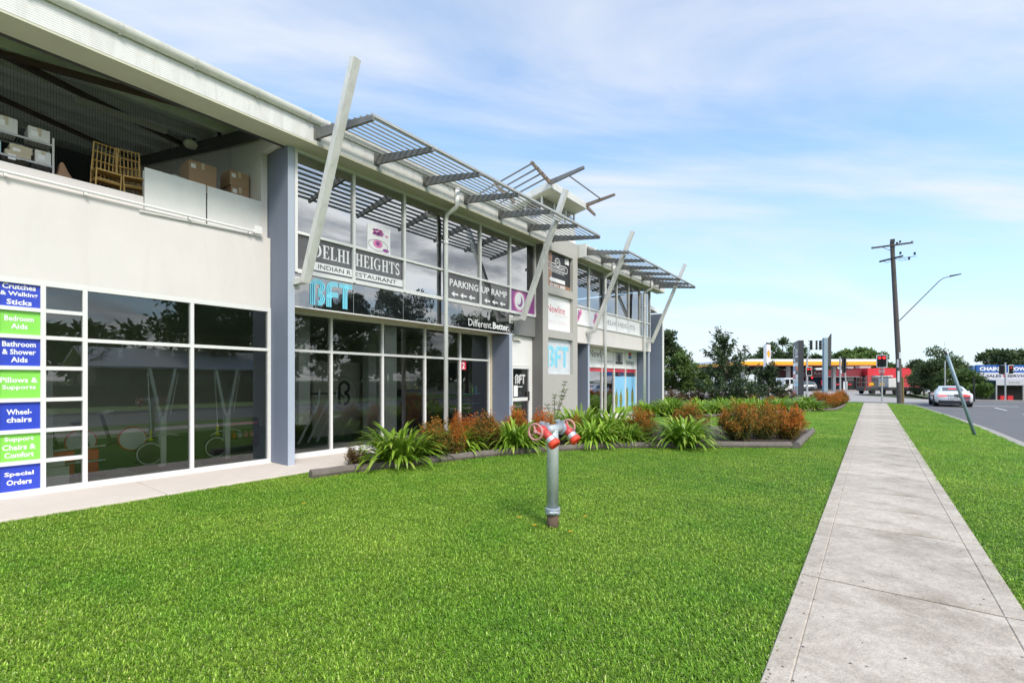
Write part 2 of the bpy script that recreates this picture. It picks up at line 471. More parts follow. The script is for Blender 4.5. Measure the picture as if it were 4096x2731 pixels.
def patchy(name):
    m = MAT[name]; n, l = m.node_tree.nodes, m.node_tree.links
    hs = [k for k in n if k.type == 'HUE_SAT'][0]; src = hs.inputs["Color"].links[0].from_socket
    gp = n.new("ShaderNodeNewGeometry"); nz = n.new("ShaderNodeTexNoise"); nz.inputs["Scale"].default_value = .55; nz.inputs["Detail"].default_value = 5; nz.inputs["Roughness"].default_value = .7
    l.new(gp.outputs["Position"], nz.inputs[0])
    mr = n.new("ShaderNodeMapRange"); mr.inputs[1].default_value = .35; mr.inputs[2].default_value = .68; l.new(nz.outputs[0], mr.inputs[0])
    mx = n.new("ShaderNodeMixRGB"); mx.blend_type = 'MULTIPLY'; mx.inputs[0].default_value = 1
    c2 = n.new("ShaderNodeMixRGB"); c2.inputs[1].default_value = (.74,.86,.75,1); c2.inputs[2].default_value = (1.36,1.10,1.4,1); l.new(mr.outputs[0], c2.inputs[0])
    l.new(src, mx.inputs[1]); l.new(c2.outputs[0], mx.inputs[2]); l.new(mx.outputs[0], hs.inputs["Color"])
patchy("grass_blade")
# fine horizontal ribs on the fascia sheet
def add_ribs(name, pitch, strength):
    m = MAT[name]; n, l = m.node_tree.nodes, m.node_tree.links
    p = [k for k in n if k.type == 'BSDF_PRINCIPLED'][0]
    tc = n.new("ShaderNodeTexCoord"); w = n.new("ShaderNodeTexWave"); w.bands_direction = 'Z'
    w.inputs["Scale"].default_value = .314/pitch; w.inputs["Detail"].default_value = 0
    b = n.new("ShaderNodeBump"); b.inputs["Strength"].default_value = strength; b.inputs["Distance"].default_value = .006
    l.new(tc.outputs["Object"], w.inputs[0]); l.new(w.outputs[1], b.inputs["Height"]); l.new(b.outputs[0], p.inputs["Normal"])
add_ribs("fascia", .03, .35)
# ------------------------------------------------------------------ lettering: glyph outlines of the built-in font, cached once
STR = [("Crutches",.03),("& Walking",.03),("Sticks",.03),("Bedroom",.03),("Aids",.03),("Bathroom",.03),("& Shower",.03),("Pillows &",.03),("Supports",.03),
 ("Wheel-",.03),("chairs",.03),("Support",.03),("Chairs &",.03),("Comfort",.03),("Special",.03),("Orders",.03),
 ("INDIAN R",0),("ESTAURANT",0),("PARKING",.025),("UP RAMP",.025),("Different.",0),("Better.",.03),("DELHI HEIGHTS",.01),("INDIAN RESTAURANT & BAR",.01),
 ("02 9651 2888",.02),("7",.03),("Newline",.0),("carpets",0),("9651 2946",0),("feltex",.01),("2",.03),("STOP",.03),("Redi",0),("CKH",.02),
 ("CHAINS",.04),("MOWERS",.04),("SALES",.03),("SERVICE",.03),("DH",0),("VAT",.03),("SALES & SERVICE",0)]
GL = {}
def cache_text():
    obs = []
    for s, b in STR:
        cu = bpy.data.curves.new("t", 'FONT'); cu.body = s; cu.offset = b; cu.resolution_u = 2; cu.fill_mode = 'FRONT'
        o = bpy.data.objects.new("t", cu); col.objects.link(o); obs.append((s, o, cu))
    dg = bpy.context.evaluated_depsgraph_get(); dg.update()
    for s, o, cu in obs:
        me = bpy.data.meshes.new_from_object(o.evaluated_get(dg))
        vs = [tuple(v.co) for v in me.vertices]; fs = [tuple(p.vertices) for p in me.polygons]
        x0, x1 = min(v[0] for v in vs), max(v[0] for v in vs); y0, y1 = min(v[1] for v in vs), max(v[1] for v in vs)
        GL[s] = ([((v[0]-x0)/(x1-x0), (v[1]-y0)/(y1-y0)) for v in vs], fs)
        bpy.data.meshes.remove(me); bpy.data.objects.remove(o); bpy.data.curves.remove(cu)
cache_text()
FY = ((0,0,0), (0,1,0))                       # facade frame: text runs along +Y, faces +X
def place(O, r, pts, off):
    O, r = Vector(O), Vector(r); up = Vector((0,0,1)); n = r.cross(up)
    return [O + r*x + up*z + n*off for x, z in pts]
def lettering(parent, s, X, x0, x1, z0, z1, mat, r=(0,1,0), off=.006, name="lettering", world=True):
    O = (X,0,0) if not isinstance(X, (tuple, Vector)) else X
    vs, fs = GL[s]; m = MB()
    m.add(place(O, r, [(x0+(x1-x0)*a, z0+(z1-z0)*b) for a, b in vs], off), fs)
    return m.build(name, mat, parent, world=world)
def rect(parent, X, x0, x1, z0, z1, mat, r=(0,1,0), off=.004, name="panel", world=True):
    O = (X,0,0) if not isinstance(X, (tuple, Vector)) else X
    m = MB(); m.quad(*place(O, r, [(x0,z0),(x1,z0),(x1,z1),(x0,z1)], off))
    return m.build(name, mat, parent, world=world)
def shape(parent, X, polys, mat, r=(0,1,0), off=.006, name="print", world=True):
    O = (X,0,0) if not isinstance(X, (tuple, Vector)) else X
    m = MB()
    for p in polys: m.quad(*place(O, r, p, off))
    return m.build(name, mat, parent, world=world)
def ell(cx, cz, rx, rz, n=18, a0=0, a1=2*math.pi):
    return [(cx+rx*math.cos(a0+(a1-a0)*k/n), cz+rz*math.sin(a0+(a1-a0)*k/n)) for k in range(n)]
def ring(cx, cz, rx, rz, w, n=20, a0=0, a1=2*math.pi):
    out = []
    for k in range(n):
        a, b = a0+(a1-a0)*k/n, a0+(a1-a0)*(k+1)/n
        out.append([(cx+rx*math.cos(a),cz+rz*math.sin(a)),(cx+rx*math.cos(b),cz+rz*math.sin(b)),(cx+(rx-w)*math.cos(b),cz+(rz-w)*math.sin(b)),(cx+(rx-w)*math.cos(a),cz+(rz-w)*math.sin(a))])
    return out
def ribbon(pts, w):
    out = []; L = []; R_ = []
    for i, p in enumerate(pts):
        a = Vector(pts[max(i-1,0)]); b = Vector(pts[min(i+1,len(pts)-1)]); d = (b-a).normalized(); n = Vector((-d.y,d.x))*w*.5
        L.append(Vector(p)+n); R_.append(Vector(p)-n)
    for i in range(len(pts)-1): out.append([tuple(R_[i]),tuple(R_[i+1]),tuple(L[i+1]),tuple(L[i])])
    return out
def arc(cx, cy, r, a0, a1, n=12):
    return [(cx+r*math.cos(math.radians(a0+(a1-a0)*k/n)), cy+r*math.sin(math.radians(a0+(a1-a0)*k/n))) for k in range(n+1)]
def bft_strokes():
    out = []
    for k, r in enumerate((1.3,.95,.6)):
        w = .255
        out.append(ribbon([(1.4-r,0.0)] + arc(1.4,3.95,r,180,-82,20), w))
        out.append(ribbon(arc(1.4,1.42,r,88,-90,16), w))
        out.append(ribbon([(4.5-r,0.0)] + arc(4.5,3.95,r,180,90,8) + [(5.35,3.95+r)], w))
        out.append(ribbon(arc(4.5,1.75,r,180,90,8) + [(5.35,1.75+r)], w))
        out.append(ribbon([(7.75-r,0.0)] + arc(7.75,3.95,r,180,90,8) + [(8.35,3.95+r)], w))
        out.append(ribbon([(5.55,3.95+r),(7.9,3.95+r)], w))
    return [q for s in out for q in s]
def bft(parent, X, x0, x1, z0, z1, mat, r=(0,1,0), off=.008):
    fx = (x1-x0)/8.4; fz = (z1-z0)/5.4
    O = (X,0,0) if not isinstance(X, (tuple, Vector)) else X
    m = MB()
    for i, q in enumerate(bft_strokes()): m.quad(*place(O, r, [(x0+x*fx, z0+z*fz) for x, z in q], off+.00002*i))
    return m.build("lettering", mat, parent)
def serif_word(word):
    """hand-drawn capitals with slab serifs, unit height"""
    def rc(x0,x1,y0,y1): return [(x0,y0),(x1,y0),(x1,y1),(x0,y1)]
    def stem(x): return [rc(x+.1,x+.3,0.0,1.0), rc(x,x+.1,0,.06), rc(x+.3,x+.4,0,.06), rc(x,x+.1,.94,1), rc(x+.3,x+.4,.94,1)]
    out = []; X = 0
    for ch in word:
        if ch == 'I': p = stem(0); w = .4
        elif ch == 'H': p = stem(0)+stem(.5)+[rc(.3,.6,.47,.54)]; w = .9
        elif ch == 'L': p = stem(0)+[rc(.4,.7,0,.07), [(.58,.07),(.7,.07),(.72,.3),(.67,.3)]]; w = .72
        elif ch == 'E': p = stem(0)+[rc(.4,.7,0,.07),[(.58,.07),(.7,.07),(.72,.27),(.67,.27)],rc(.4,.68,.93,1),[(.65,.73),(.7,.73),(.68,.93),(.56,.93)],rc(.3,.55,.47,.54),rc(.51,.56,.38,.63)]; w = .74
        elif ch == 'T': p = [rc(.28,.48,0,.93),rc(.18,.28,0,.06),rc(.48,.58,0,.06),rc(.0,.76,.93,1),[(0,.7),(.05,.7),(.14,.93),(0,.93)],[(.71,.7),(.76,.7),(.76,.93),(.62,.93)]]; w = .78
        elif ch == 'D':
            p = stem(0); n = 12
            for k in range(n):
                a, b = math.pi/2-math.pi*k/n, math.pi/2-math.pi*(k+1)/n
                p.append([(.38+.28*math.cos(a),.5+.43*math.sin(a)),(.38+.28*math.cos(b),.5+.43*math.sin(b)),(.38+.5*math.cos(b),.5+.5*math.sin(b)),(.38+.5*math.cos(a),.5+.5*math.sin(a))])
            w = .92
        elif ch == 'G':
            p = []; n = 16
            for k in range(n):
                a, b = math.radians(55+255*k/n), math.radians(55+255*(k+1)/n)
                p.append([(.46+.47*math.cos(a),.5+.51*math.sin(a)),(.46+.47*math.cos(b),.5+.51*math.sin(b)),(.46+.28*math.cos(b),.5+.45*math.sin(b)),(.46+.28*math.cos(a),.5+.45*math.sin(a))])
            p += [rc(.62,.82,.06,.42), rc(.52,.9,.42,.48), rc(.72,.77,.68,1)]; w = .95
        elif ch == 'S':
            pts = arc(.33,.73,.23,20,200,8) + [(.16,.58),(.33,.5),(.5,.4)] + arc(.33,.27,.23,0,-170,8)[1:]
            p = ribbon(pts, .15) + [rc(.54,.58,.72,.98), rc(.06,.1,.02,.3)]; w = .68
        else: p = []; w = .3
        out += [[(x+X, y) for x, y in q] for q in p]; X += w + .09
    return out, X - .09
def serif(parent, word, X, x0, x1, z0, z1, mat):
    ps, w = serif_word(word); m = MB()
    for q in ps: m.quad(*place((X,0,0), (0,1,0), [(x0+(x1-x0)*x/w, z0+(z1-z0)*y) for x, y in q], .007))
    return m.build("lettering", mat, parent)
# ------------------------------------------------------------------ the setting: ground, road, kerb, path, lawn, beds
ZR = -0.12
def dip(x, y):
    """the ground falls away behind the far kerb on the right, where the blue shop stands"""
    l = CT*x + ST*y; d = -ST*x + CT*y
    a = min(1, max(0, (y - 57.2) / 6)); b = min(1, max(0, (x - 3.0) / 5))
    return -1.25 * a * b
g = MB()
xs = [-3000,-900,-300,-120,-60,-30,-15,-8,-3,0,3,4,5,6,8,10,14,20,30,45,70,120,300,900,3000]
ys = [-3000,-900,-300,-100,-40,-15,0,15,30,45,52,57.2,58.2,60.2,63.2,68,75,85,100,130,180,300,900,3000]
for y in ys:
    for x in xs: g.v.append((x, y, -.22 + (dip(x, y) if y < 140 else 0)))
nx = len(xs)
for j in range(len(ys)-1):
    for i in range(nx-1): g.f.append((j*nx+i, j*nx+i+1, (j+1)*nx+i+1, (j+1)*nx+i))
struct("ground", g, "ground", smooth=True)

EDGE = [(3.0,-25),(3.0,24),(2.78,31),(2.25,41.3),(1.95,43.0),(1.2,44.2),(0.0,44.7),(-45,44.7)]
g = MB()
g.quad((3.05,-60,ZR),(13.2,-60,ZR),(13.2,56.6,ZR),(-90,56.6,ZR),(-90,44.4,ZR),(1.0,44.4,ZR),(2.2,42.5,ZR),(3.05,24,ZR))
g.quad((13.2,43,ZR),(90,43,ZR),(90,56.6,ZR),(13.2,56.6,ZR))
struct("road", g, "asphalt")
g = MB()                                   # pale concrete of the far side forecourt
g.quad((-90,49.6,ZR+.008),(1.5,49.6,ZR+.008),(4.2,52.5,ZR+.008),(4.4,59,ZR+.008),(-2,72,ZR+.008),(20,112,ZR+.008),(-60,150,ZR+.008),(-90,90,ZR+.008))
struct("forecourt", g, "forecourt")
# painted lines
lines = MB()
def stripe(mb, p, q, w, z=ZR+.012):
    p, q = Vector((p[0],p[1],0)), Vector((q[0],q[1],0)); n = (q-p).normalized().cross(Vector((0,0,1)))*w*.5
    mb.quad(*[(a.x, a.y, z) for a in (p-n, p+n, q+n, q-n)])
for y in range(-20, 40, 6): stripe(lines, (6.35, y), (6.35, y+2.2), .12)
stripe(lines, (3.4, 44.6), (7.9, 46.3), .3)
stripe(lines, (6.35, 40), (6.35, 43.5), .12)
for k in range(4): stripe(lines, (-3.2+1.1*k, 46.6+.15*k), (-2.5+1.1*k, 46.7+.15*k), .15)
struct("road_markings", lines, "road_paint")

# kerb and gutter: one swept strip along the grass edge
def offset_line(pts, off):
    out = []
    for i, p in enumerate(pts):
        a = Vector(pts[max(i-1,0)]); b = Vector(pts[min(i+1,len(pts)-1)]); d = (b-a).normalized()
        out.append((p[0] + d.y*off, p[1] - d.x*off))
    return out
kb = MB(); prof = [(0.0,-.25),(0.0,.006),(.13,.006),(.17,-.10),(.46,-.112),(.46,-.25)]
rows = [[(x,y,z) for x,y in offset_line(EDGE, o)] for o, z in prof]
n = len(EDGE)
for r in rows: kb.v += r
for j in range(len(prof)-1):
    for i in range(n-1): kb.f.append((j*n+i, j*n+i+1, (j+1)*n+i+1, (j+1)*n+i))
# lay z from the profile
kb.v = [(x, y, prof[i//n][1]) for i, (x, y, _) in enumerate(kb.v)]
struct("kerb", kb, "kerb")
kb = MB(); kb.box(5.2, 90, 56.6, 56.95, -.3, .03); kb.box(4.95,5.2,56.6,70,-.3,.03)
struct("kerb", kb, "kerb")
kb = MB(); kb.box(13.0, 13.2, -60, 43, -.3, .02)
struct("kerb", kb, "kerb")

lw = MB()
lp = [(x-.005,y) for x, y in EDGE] + [(-45,-25)]
lw.prism([(x,y,-.3) for x,y in lp], (0,0,.3))
struct("lawn", lw, "lawn_base")
lw = MB(); lw.box(13.2, 60, -60, 42.8, -.4, .0)
struct("far_lawn", lw, "far_grass")

# footpath: dark joint bed with a slab for every bay, each with its trowelled margin
PX0, PX1 = -.485, .862
fb = MB(); fb.box(PX0+.02, PX1-.02, -3, 44.3, -.05, .004)
path = struct("footpath", fb, "concrete_joint")
joints = [-2.6,-.8,1.1,2.86,4.68,6.57,7.62,8.71,10.22,11.72,13.27] + [13.27+1.52*k for k in range(1,21)]
slab_cache = {}
def slab_mesh(L):
    L = round(L, 3)
    if L in slab_cache: return slab_cache[L]
    m = MB(); w = PX1-PX0; g2 = .002; mg = .13; t = .022; h0 = -.03
    j = .015
    def cb(x0,x1,y0,y1,top,b=.006):        # box with a worn chamfer on the top edge
        o = len(m.v)
        for (a,c2,z) in ((0,0,h0),(0,0,top-b),(b,b,top)):
            m.v += [(x0+a,y0+c2,z),(x1-a,y0+c2,z),(x1-a,y1-c2,z),(x0+a,y1-c2,z)]
        for q in (0,4):
            for i in range(4): m.f.append((o+q+i, o+q+(i+1)%4, o+q+4+(i+1)%4, o+q+4+i))
        m.f.append((o+8,o+9,o+10,o+11))
    cb(0, mg, j, L-j, t); cb(w-mg, w, j, L-j, t)
    cb(mg+g2, w-mg-g2, j+.075, L-j-.0, t-.0015); cb(mg+g2, w-mg-g2, j, j+.07, t)
    m.box(.01, w-.01, j+.004, L-j-.004, h0+.001, t-.007)
    me = m.mesh("slab"); me.materials.append(MAT["concrete"])
    slab_cache[L] = me
    return me
for a, b in zip(joints[:-1], joints[1:]):
    o = bpy.data.objects.new("slab", slab_mesh(b-a)); col.objects.link(o)
    o.location = (PX0, a, 0); o.parent = path

# concrete strip along the building front, in bays
sb = MB(); sb.box(-9.7,-8.07,-8,25,-.1,.012)
strip = struct("paved_strip", sb, "concrete_joint")
yy = [-7,-4.6,-2.2,.1,2.44,4.78,7.2,9.6,12,14.4,16.8,19.2,21.6,24.9]
for a, b in zip(yy[:-1], yy[1:]):
    m = MB(); m.box(-9.69,-8.05,a+.006,b-.006,-.05,.035); m.build("slab", "strip_concrete", strip, bevel=.006)

BED1 = [(-7.6,4.5),(-7.42,5.0),(-6.96,6.7),(-6.58,8.0),(-5.94,9.3),(-5.05,10.7),(-3.42,12.15),(-1.55,13.45),(-1.53,17.6),(-2.5,17.05),(-3.8,16.75),(-4.3,16.45),(-5.5,16.6),(-8.02,15.6),(-8.02,5.3)]
BED2 = [(-8.6,20.4),(-5.62,22.7),(-2.84,29.6),(-1.64,31.56),(-1.47,38.6),(-1.6,43.4),(-30,43.4),(-30,25.6),(-8.6,25.2)]
rb = random.Random(5)
def bed(name, poly, z=.035):
    m = MB(); cx = sum(p[0] for p in poly)/len(poly); cy = sum(p[1] for p in poly)/len(poly)
    m.v = [(x,y,.01) for x,y in poly] + [(x*.9+cx*.1, y*.9+cy*.1, z) for x,y in poly]
    n = len(poly)
    for i in range(n): m.f.append((i,(i+1)%n,n+(i+1)%n,n+i))
    m.f.append(tuple(range(n,2*n)))
    return struct(name, m, "soil")
bed("garden_bed", BED1); bed("garden_bed", BED2)
# bark chips and fallen leaves on the bare soil
def inside(p, poly):
    x, y = p; c = False; j = len(poly)-1
    for i in range(len(poly)):
        xi, yi = poly[i]; xj, yj = poly[j]
        if (yi > y) != (yj > y) and x < (xj-xi)*(y-yi)/(yj-yi)+xi: c = not c
        j = i
    return c
m = MB()
for _ in range(2600):
    x, y = rb.uniform(-8,-1.4), rb.uniform(5,18)
    if not inside((x,y), BED1): continue
    a = rb.random()*6.28; s = rb.uniform(.015,.045); z = .05+rb.random()*.02; dx, dy = math.cos(a)*s, math.sin(a)*s
    m.quad((x-dx,y-dy,z),(x+dy*.4,y-dx*.4,z+rb.random()*.015),(x+dx,y+dy,z+.005),(x-dy*.4,y+dx*.4,z+rb.random()*.015))
tag(m.build("bark_chips", "bark"), "brown bark chips scattered on the bare garden bed soil", "mulch", kind="stuff")

# timber edging, one log per length
def log(parent, p, q, r=.085, z=.065):
    p, q = Vector((p[0],p[1],z)), Vector((q[0],q[1],z)); d = (q-p).normalized()
    m = MB(); k = 7; pts = [p + d*.012 + (q-p-d*.024)*(i/(k-1)) + Vector((rb.uniform(-.006,.006),rb.uniform(-.006,.006),rb.uniform(-.006,.006))) for i in range(k)]
    m.tube(pts, [r*rb.uniform(.93,1.04) for _ in range(k)], 10)
    return m.build("log", "timber", parent, smooth=False)
e1 = thing("garden_edging", "grey weathered log edging curving along the front garden bed", "garden edging", (-7.5,4.4,0))
L1 = [(-7.56,4.33),(-7.44,5.1),(-6.98,6.75),(-6.6,8.05),(-5.96,9.35),(-5.07,10.72),(-3.44,12.17),(-1.58,13.42)]
for p, q in zip(L1[:-1], L1[1:]): log(e1, p, q)
log(e1, (-1.47,13.35), (-1.48,15.6), .09, .08); log(e1, (-1.48,15.62), (-1.5,17.7), .085, .07)
e2 = thing("garden_edging", "short straight log edging behind the bushy orange shrubs", "garden edging", (-4.3,16.4,0))
log(e2, (-4.3,16.42), (-2.9,16.9), .085, .07); log(e2, (-2.88,16.9), (-1.6,17.5), .08, .07); log(e2,(-5.6,16.55),(-4.34,16.42),.08,.06)
e3 = thing("garden_edging", "pale log edging round the far garden bed by the footpath", "garden edging", (-2.8,29.6,0))
L3 = [(-6.9,21.7),(-5.6,22.68),(-4.6,25.1),(-3.7,27.4),(-2.82,29.6),(-1.62,31.5),(-1.45,35),(-1.45,38.6)]
for p, q in zip(L3[:-1], L3[1:]): log(e3, p, q, .08, .07)

# dry leaf bits and dirt specks lying on the footpath
m = MB()
for _ in range(420):
    e = rb.random(); x = PX0+.02+(.18*rb.random()**2 if e < .4 else 1.3-.18*rb.random()**2 if e < .7 else 1.3*rb.random()); y = 2.6+26*rb.random()**1.6
    a = rb.random()*6.28; s_ = rb.uniform(.003,.012); dx, dy = math.cos(a)*s_, math.sin(a)*s_
    m.quad((x-dx,y-dy,.0235),(x+dy*.5,y-dx*.5,.026),(x+dx,y+dy,.0245),(x-dy*.5,y+dx*.5,.0255))
tag(m.build("leaf_litter", "bark"), "tiny dry leaf bits and dirt scattered along the footpath", "leaf litter", kind="stuff")

# ------------------------------------------------------------------ grass
def on_grass(x, y):
    if PX0+.004 < x < PX1-.004: return False
    if x < -8.03 and y < 25.5: return False
    if x < -7.5 and 4.9 < y < 16: return False
    if inside((x,y), BED1) or inside((x,y), BED2): return False
    ex = 3.0 if y < 24 else 3.0-.22*(y-24)/7 if y < 31 else 2.78-.53*(y-31)/10.3 if y < 41.3 else 2.25-(y-41.3)*.4
    return x < ex - .01 and y < 44.6
rg = random.Random(11)
def tuft(seed, nb, rad, h0, h1):
    r = random.Random(seed); m = MB()
    for _ in range(nb):
        a = r.random()*6.283; q = rad*math.sqrt(r.random()); bx, by = q*math.cos(a), q*math.sin(a)
        yaw = r.random()*6.283; L = r.uniform(h0,h1); w = r.uniform(.0020,.0038); lean = r.uniform(.45,1.75)
        dx, dy = math.cos(yaw), math.sin(yaw); tone = min(1,max(0,r.gauss(.5,.24)))
        o = len(m.v); sx, sy = -dy*w, dx*w
        x1, z1 = L*.55*math.sin(lean*.6), L*.55*math.cos(lean*.6); x2, z2 = x1+L*.5*math.sin(lean*1.35), z1+L*.5*math.cos(lean*1.35)
        m.v += [(bx-sx*.7,by-sy*.7,-.004),(bx+sx*.7,by+sy*.7,-.004),(bx+dx*x1-sx,by+dy*x1-sy,z1),(bx+dx*x1+sx,by+dy*x1+sy,z1),(bx+dx*x2,by+dy*x2,max(.006,z2))]
        m.f += [(o,o+1,o+3,o+2),(o+2,o+3,o+4)]
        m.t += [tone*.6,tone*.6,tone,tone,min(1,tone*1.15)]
    me = m.mesh("tuft"); me.materials.append(MAT["grass_blade"])
    return bpy.data.objects.new("grass_tuft", me)      # instance source only, never linked to the scene
def grass(name, label, tuft_obj, cells, smin, smax):
    m = MB()
    for (x0,x1,y0,y1,step) in cells:
        ny = int((y1-y0)/step)
        for j in range(ny):
            for i in range(int((x1-x0)/step)):
                x, y = x0+(i+rg.random())*step, y0+(j+rg.random())*step
                if on_grass(x, y): m.v.append((x, y, .0))
    me = bpy.data.meshes.new(name); me.from_pydata(m.v, [], [])
    me.materials.append(MAT["grass_blade"])
    o = bpy.data.objects.new(name, me); col.objects.link(o)
    ng = bpy.data.node_groups.new(name, 'GeometryNodeTree')
    ng.interface.new_socket("Geometry", in_out='INPUT', socket_type='NodeSocketGeometry')
    ng.interface.new_socket("Geometry", in_out='OUTPUT', socket_type='NodeSocketGeometry')
    N, Lk = ng.nodes, ng.links
    gi, go = N.new("NodeGroupInput"), N.new("NodeGroupOutput")
    ip, oi = N.new("GeometryNodeInstanceOnPoints"), N.new("GeometryNodeObjectInfo")
    oi.inputs[0].default_value = tuft_obj
    rz = N.new("FunctionNodeRandomValue"); rz.data_type = 'FLOAT_VECTOR'
    rz.inputs[0].default_value = (-.12,-.12,0); rz.inputs[1].default_value = (.12,.12,6.283)
    rs = N.new("FunctionNodeRandomValue"); rs.data_type = 'FLOAT'
    rs.inputs[2].default_value = smin; rs.inputs[3].default_value = smax
    rs.inputs["Seed"].default_value = 7
    Lk.new(gi.outputs[0], ip.inputs["Points"]); Lk.new(oi.outputs["Geometry"], ip.inputs["Instance"])
    Lk.new(rz.outputs[0], ip.inputs["Rotation"]); Lk.new(rs.outputs[1], ip.inputs["Scale"])
    Lk.new(ip.outputs[0], go.inputs[0])
    md = o.modifiers.new("grass", 'NODES'); md.node_group = ng
    tag(o, label, "grass", kind="stuff")
    return o
t1 = tuft(1, 28, .05, .015, .036)
t2 = tuft(2, 24, .08, .03, .06)
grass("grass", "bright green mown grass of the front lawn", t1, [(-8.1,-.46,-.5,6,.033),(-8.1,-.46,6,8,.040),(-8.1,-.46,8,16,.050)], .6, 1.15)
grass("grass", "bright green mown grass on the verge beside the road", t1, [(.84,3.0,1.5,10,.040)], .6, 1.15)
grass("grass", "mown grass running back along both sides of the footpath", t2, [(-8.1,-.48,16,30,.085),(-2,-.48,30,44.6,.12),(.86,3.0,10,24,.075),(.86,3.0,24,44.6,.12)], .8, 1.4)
# a few fallen yellow petals
for i, (x, y) in enumerate([(-2.98,4.35),(-2.55,4.4),(-3.3,4.5),(-2.7,5.0),(-6.9,5.9),(-6.4,6.6),(-4.4,9.8),(-7.2,4.6),(-5.9,3.3),(-3.6,5.6)]):
    m = MB(); a = rg.random()*6
    for k in range(5):
        t = a+k*1.256; m.quad((x,y,.05),(x+.018*math.cos(t-.4),y+.018*math.sin(t-.4),.058),(x+.03*math.cos(t),y+.03*math.sin(t),.054),(x+.018*math.cos(t+.4),y+.018*math.sin(t+.4),.058))
    tag(m.build("fallen_flower", "petal"), "tiny yellow fallen flower lying in the lawn", "flower", "fallen yellow flowers on the lawn")
# ------------------------------------------------------------------ the commercial building
B = thing("commercial_building", "long two storey grey and cream commercial building with glass front and steel sunshades", "building", (-9.5, 4.6, 0))
def part(name, mb, mat, bevel=0, label=None, parent=None, smooth=False):
    o = mb.build(name, mat, parent or B, bevel=bevel, smooth=smooth)
    if label: o["label"] = label
    return o
def bx(*a): return MB().box(*a)
XG1, XG2, XU, XF = -9.55, -9.60, -8.90, -8.43      # glass planes and the fascia plane
def window(X, ys, zs, glass, fw=.055, dep=.11, skip_first=False, skip_last=False, label=None, name="window", tr=None):
    fr = MB(); h = fw/2
    for i, y in enumerate(ys):
        if (i == 0 and skip_first) or (i == len(ys)-1 and skip_last): continue
        fr.box(X-dep/2, X+dep/2, y-h, y+h, zs[0]-h, zs[-1]+(h*1.5 if tr else h))
    for a, b in zip(ys[:-1], ys[1:]):
        for j, z in enumerate(zs):
            hh = h*1.5 if j in (0, len(zs)-1) and tr else h
            fr.box(X-dep/2+.004, X+dep/2-.004, a+h+.0005, b-h-.0005, z-hh, z+hh)
    w = part(name, fr, "frame_white", label=label)
    for a, b in zip(ys[:-1], ys[1:]):
        for z0, z1 in zip(zs[:-1], zs[1:]):
            m = MB(); m.quad((X,a+h*.8,z0+h*.8),(X,b-h*.8,z0+h*.8),(X,b-h*.8,z1-h*.8),(X,a+h*.8,z1-h*.8))
            m.build("pane", glass, w)
    return w

# --- ground floor, left bay
ZROW = [.07,.50,.937,1.377,1.83,2.27,2.656,3.05]
window(XG1, [.91,1.383,1.84], ZROW, "glass", tr=True, label="narrow window columns divided into seven small panes")
window(XG1, [1.84,3.262,4.60], [.07,2.26,3.05], "glass", skip_first=True, tr=True)
window(XG1, [-5.6,-4.0,-2.4,-.8,.91], [.07,2.26,3.05], "glass", skip_last=True, tr=True)
part("sill", bx(XG1-.09,XG1+.10,-6,4.62,.0,.042), "frame_white")
part("wall", bx(-9.72,-9.50,-6,4.62,3.09,4.46), "wall_cream", label="cream rendered wall above the left shop windows")
part("parapet", bx(-9.80,-9.64,-6,2.6,4.462,4.70), "wall_cream")
part("ledge", bx(-9.98,-9.66,2.6,4.62,4.40,4.462), "wall_cream")
m = MB(); m.tube([(-9.43,-6,4.50),(-9.43,4.33,4.50)], .022, 8)
for y in (-4.6,-3.2,-1.8,-.4,1.0,1.83,3.2,4.2): m.box(-9.502,-9.42,y-.015,y+.015,4.44,4.49)
part("conduit_pipe", m, "wall_white", smooth=False)
m = MB(); m.tube([(-9.47,2.5,4.40),(-9.47,4.3,4.45)], .012, 6); part("conduit_pipe", m, "wall_white")
part("junction_box", bx(-9.5,-9.40,4.28,4.42,4.47,4.62), "wall_white", bevel=.006)
m = MB(); m.box(-9.64,-9.615,2.61,3.52,4.47,5.19); part("balustrade_panel", m, "panel_white", bevel=.004)
m = MB(); m.box(-9.645,-9.62,3.545,4.50,4.465,5.185); part("balustrade_panel", m, "panel_white", bevel=.004)

# --- blade walls
def fin(y0, y1, x0=-9.62, x1=-8.84, z1=6.13, name="blade_wall"):
    f = part(name, bx(x0, x1-.012, y0, y1, 0, z1), "fin_blue")
    e = bx(x1-.011, x1, y0+.002, y1-.002, 0.002, z1-.002).build("front_edge", "fin_edge", f)
    return f
fin(4.63, 4.765); fin(11.545, 11.69, z1=3.07)

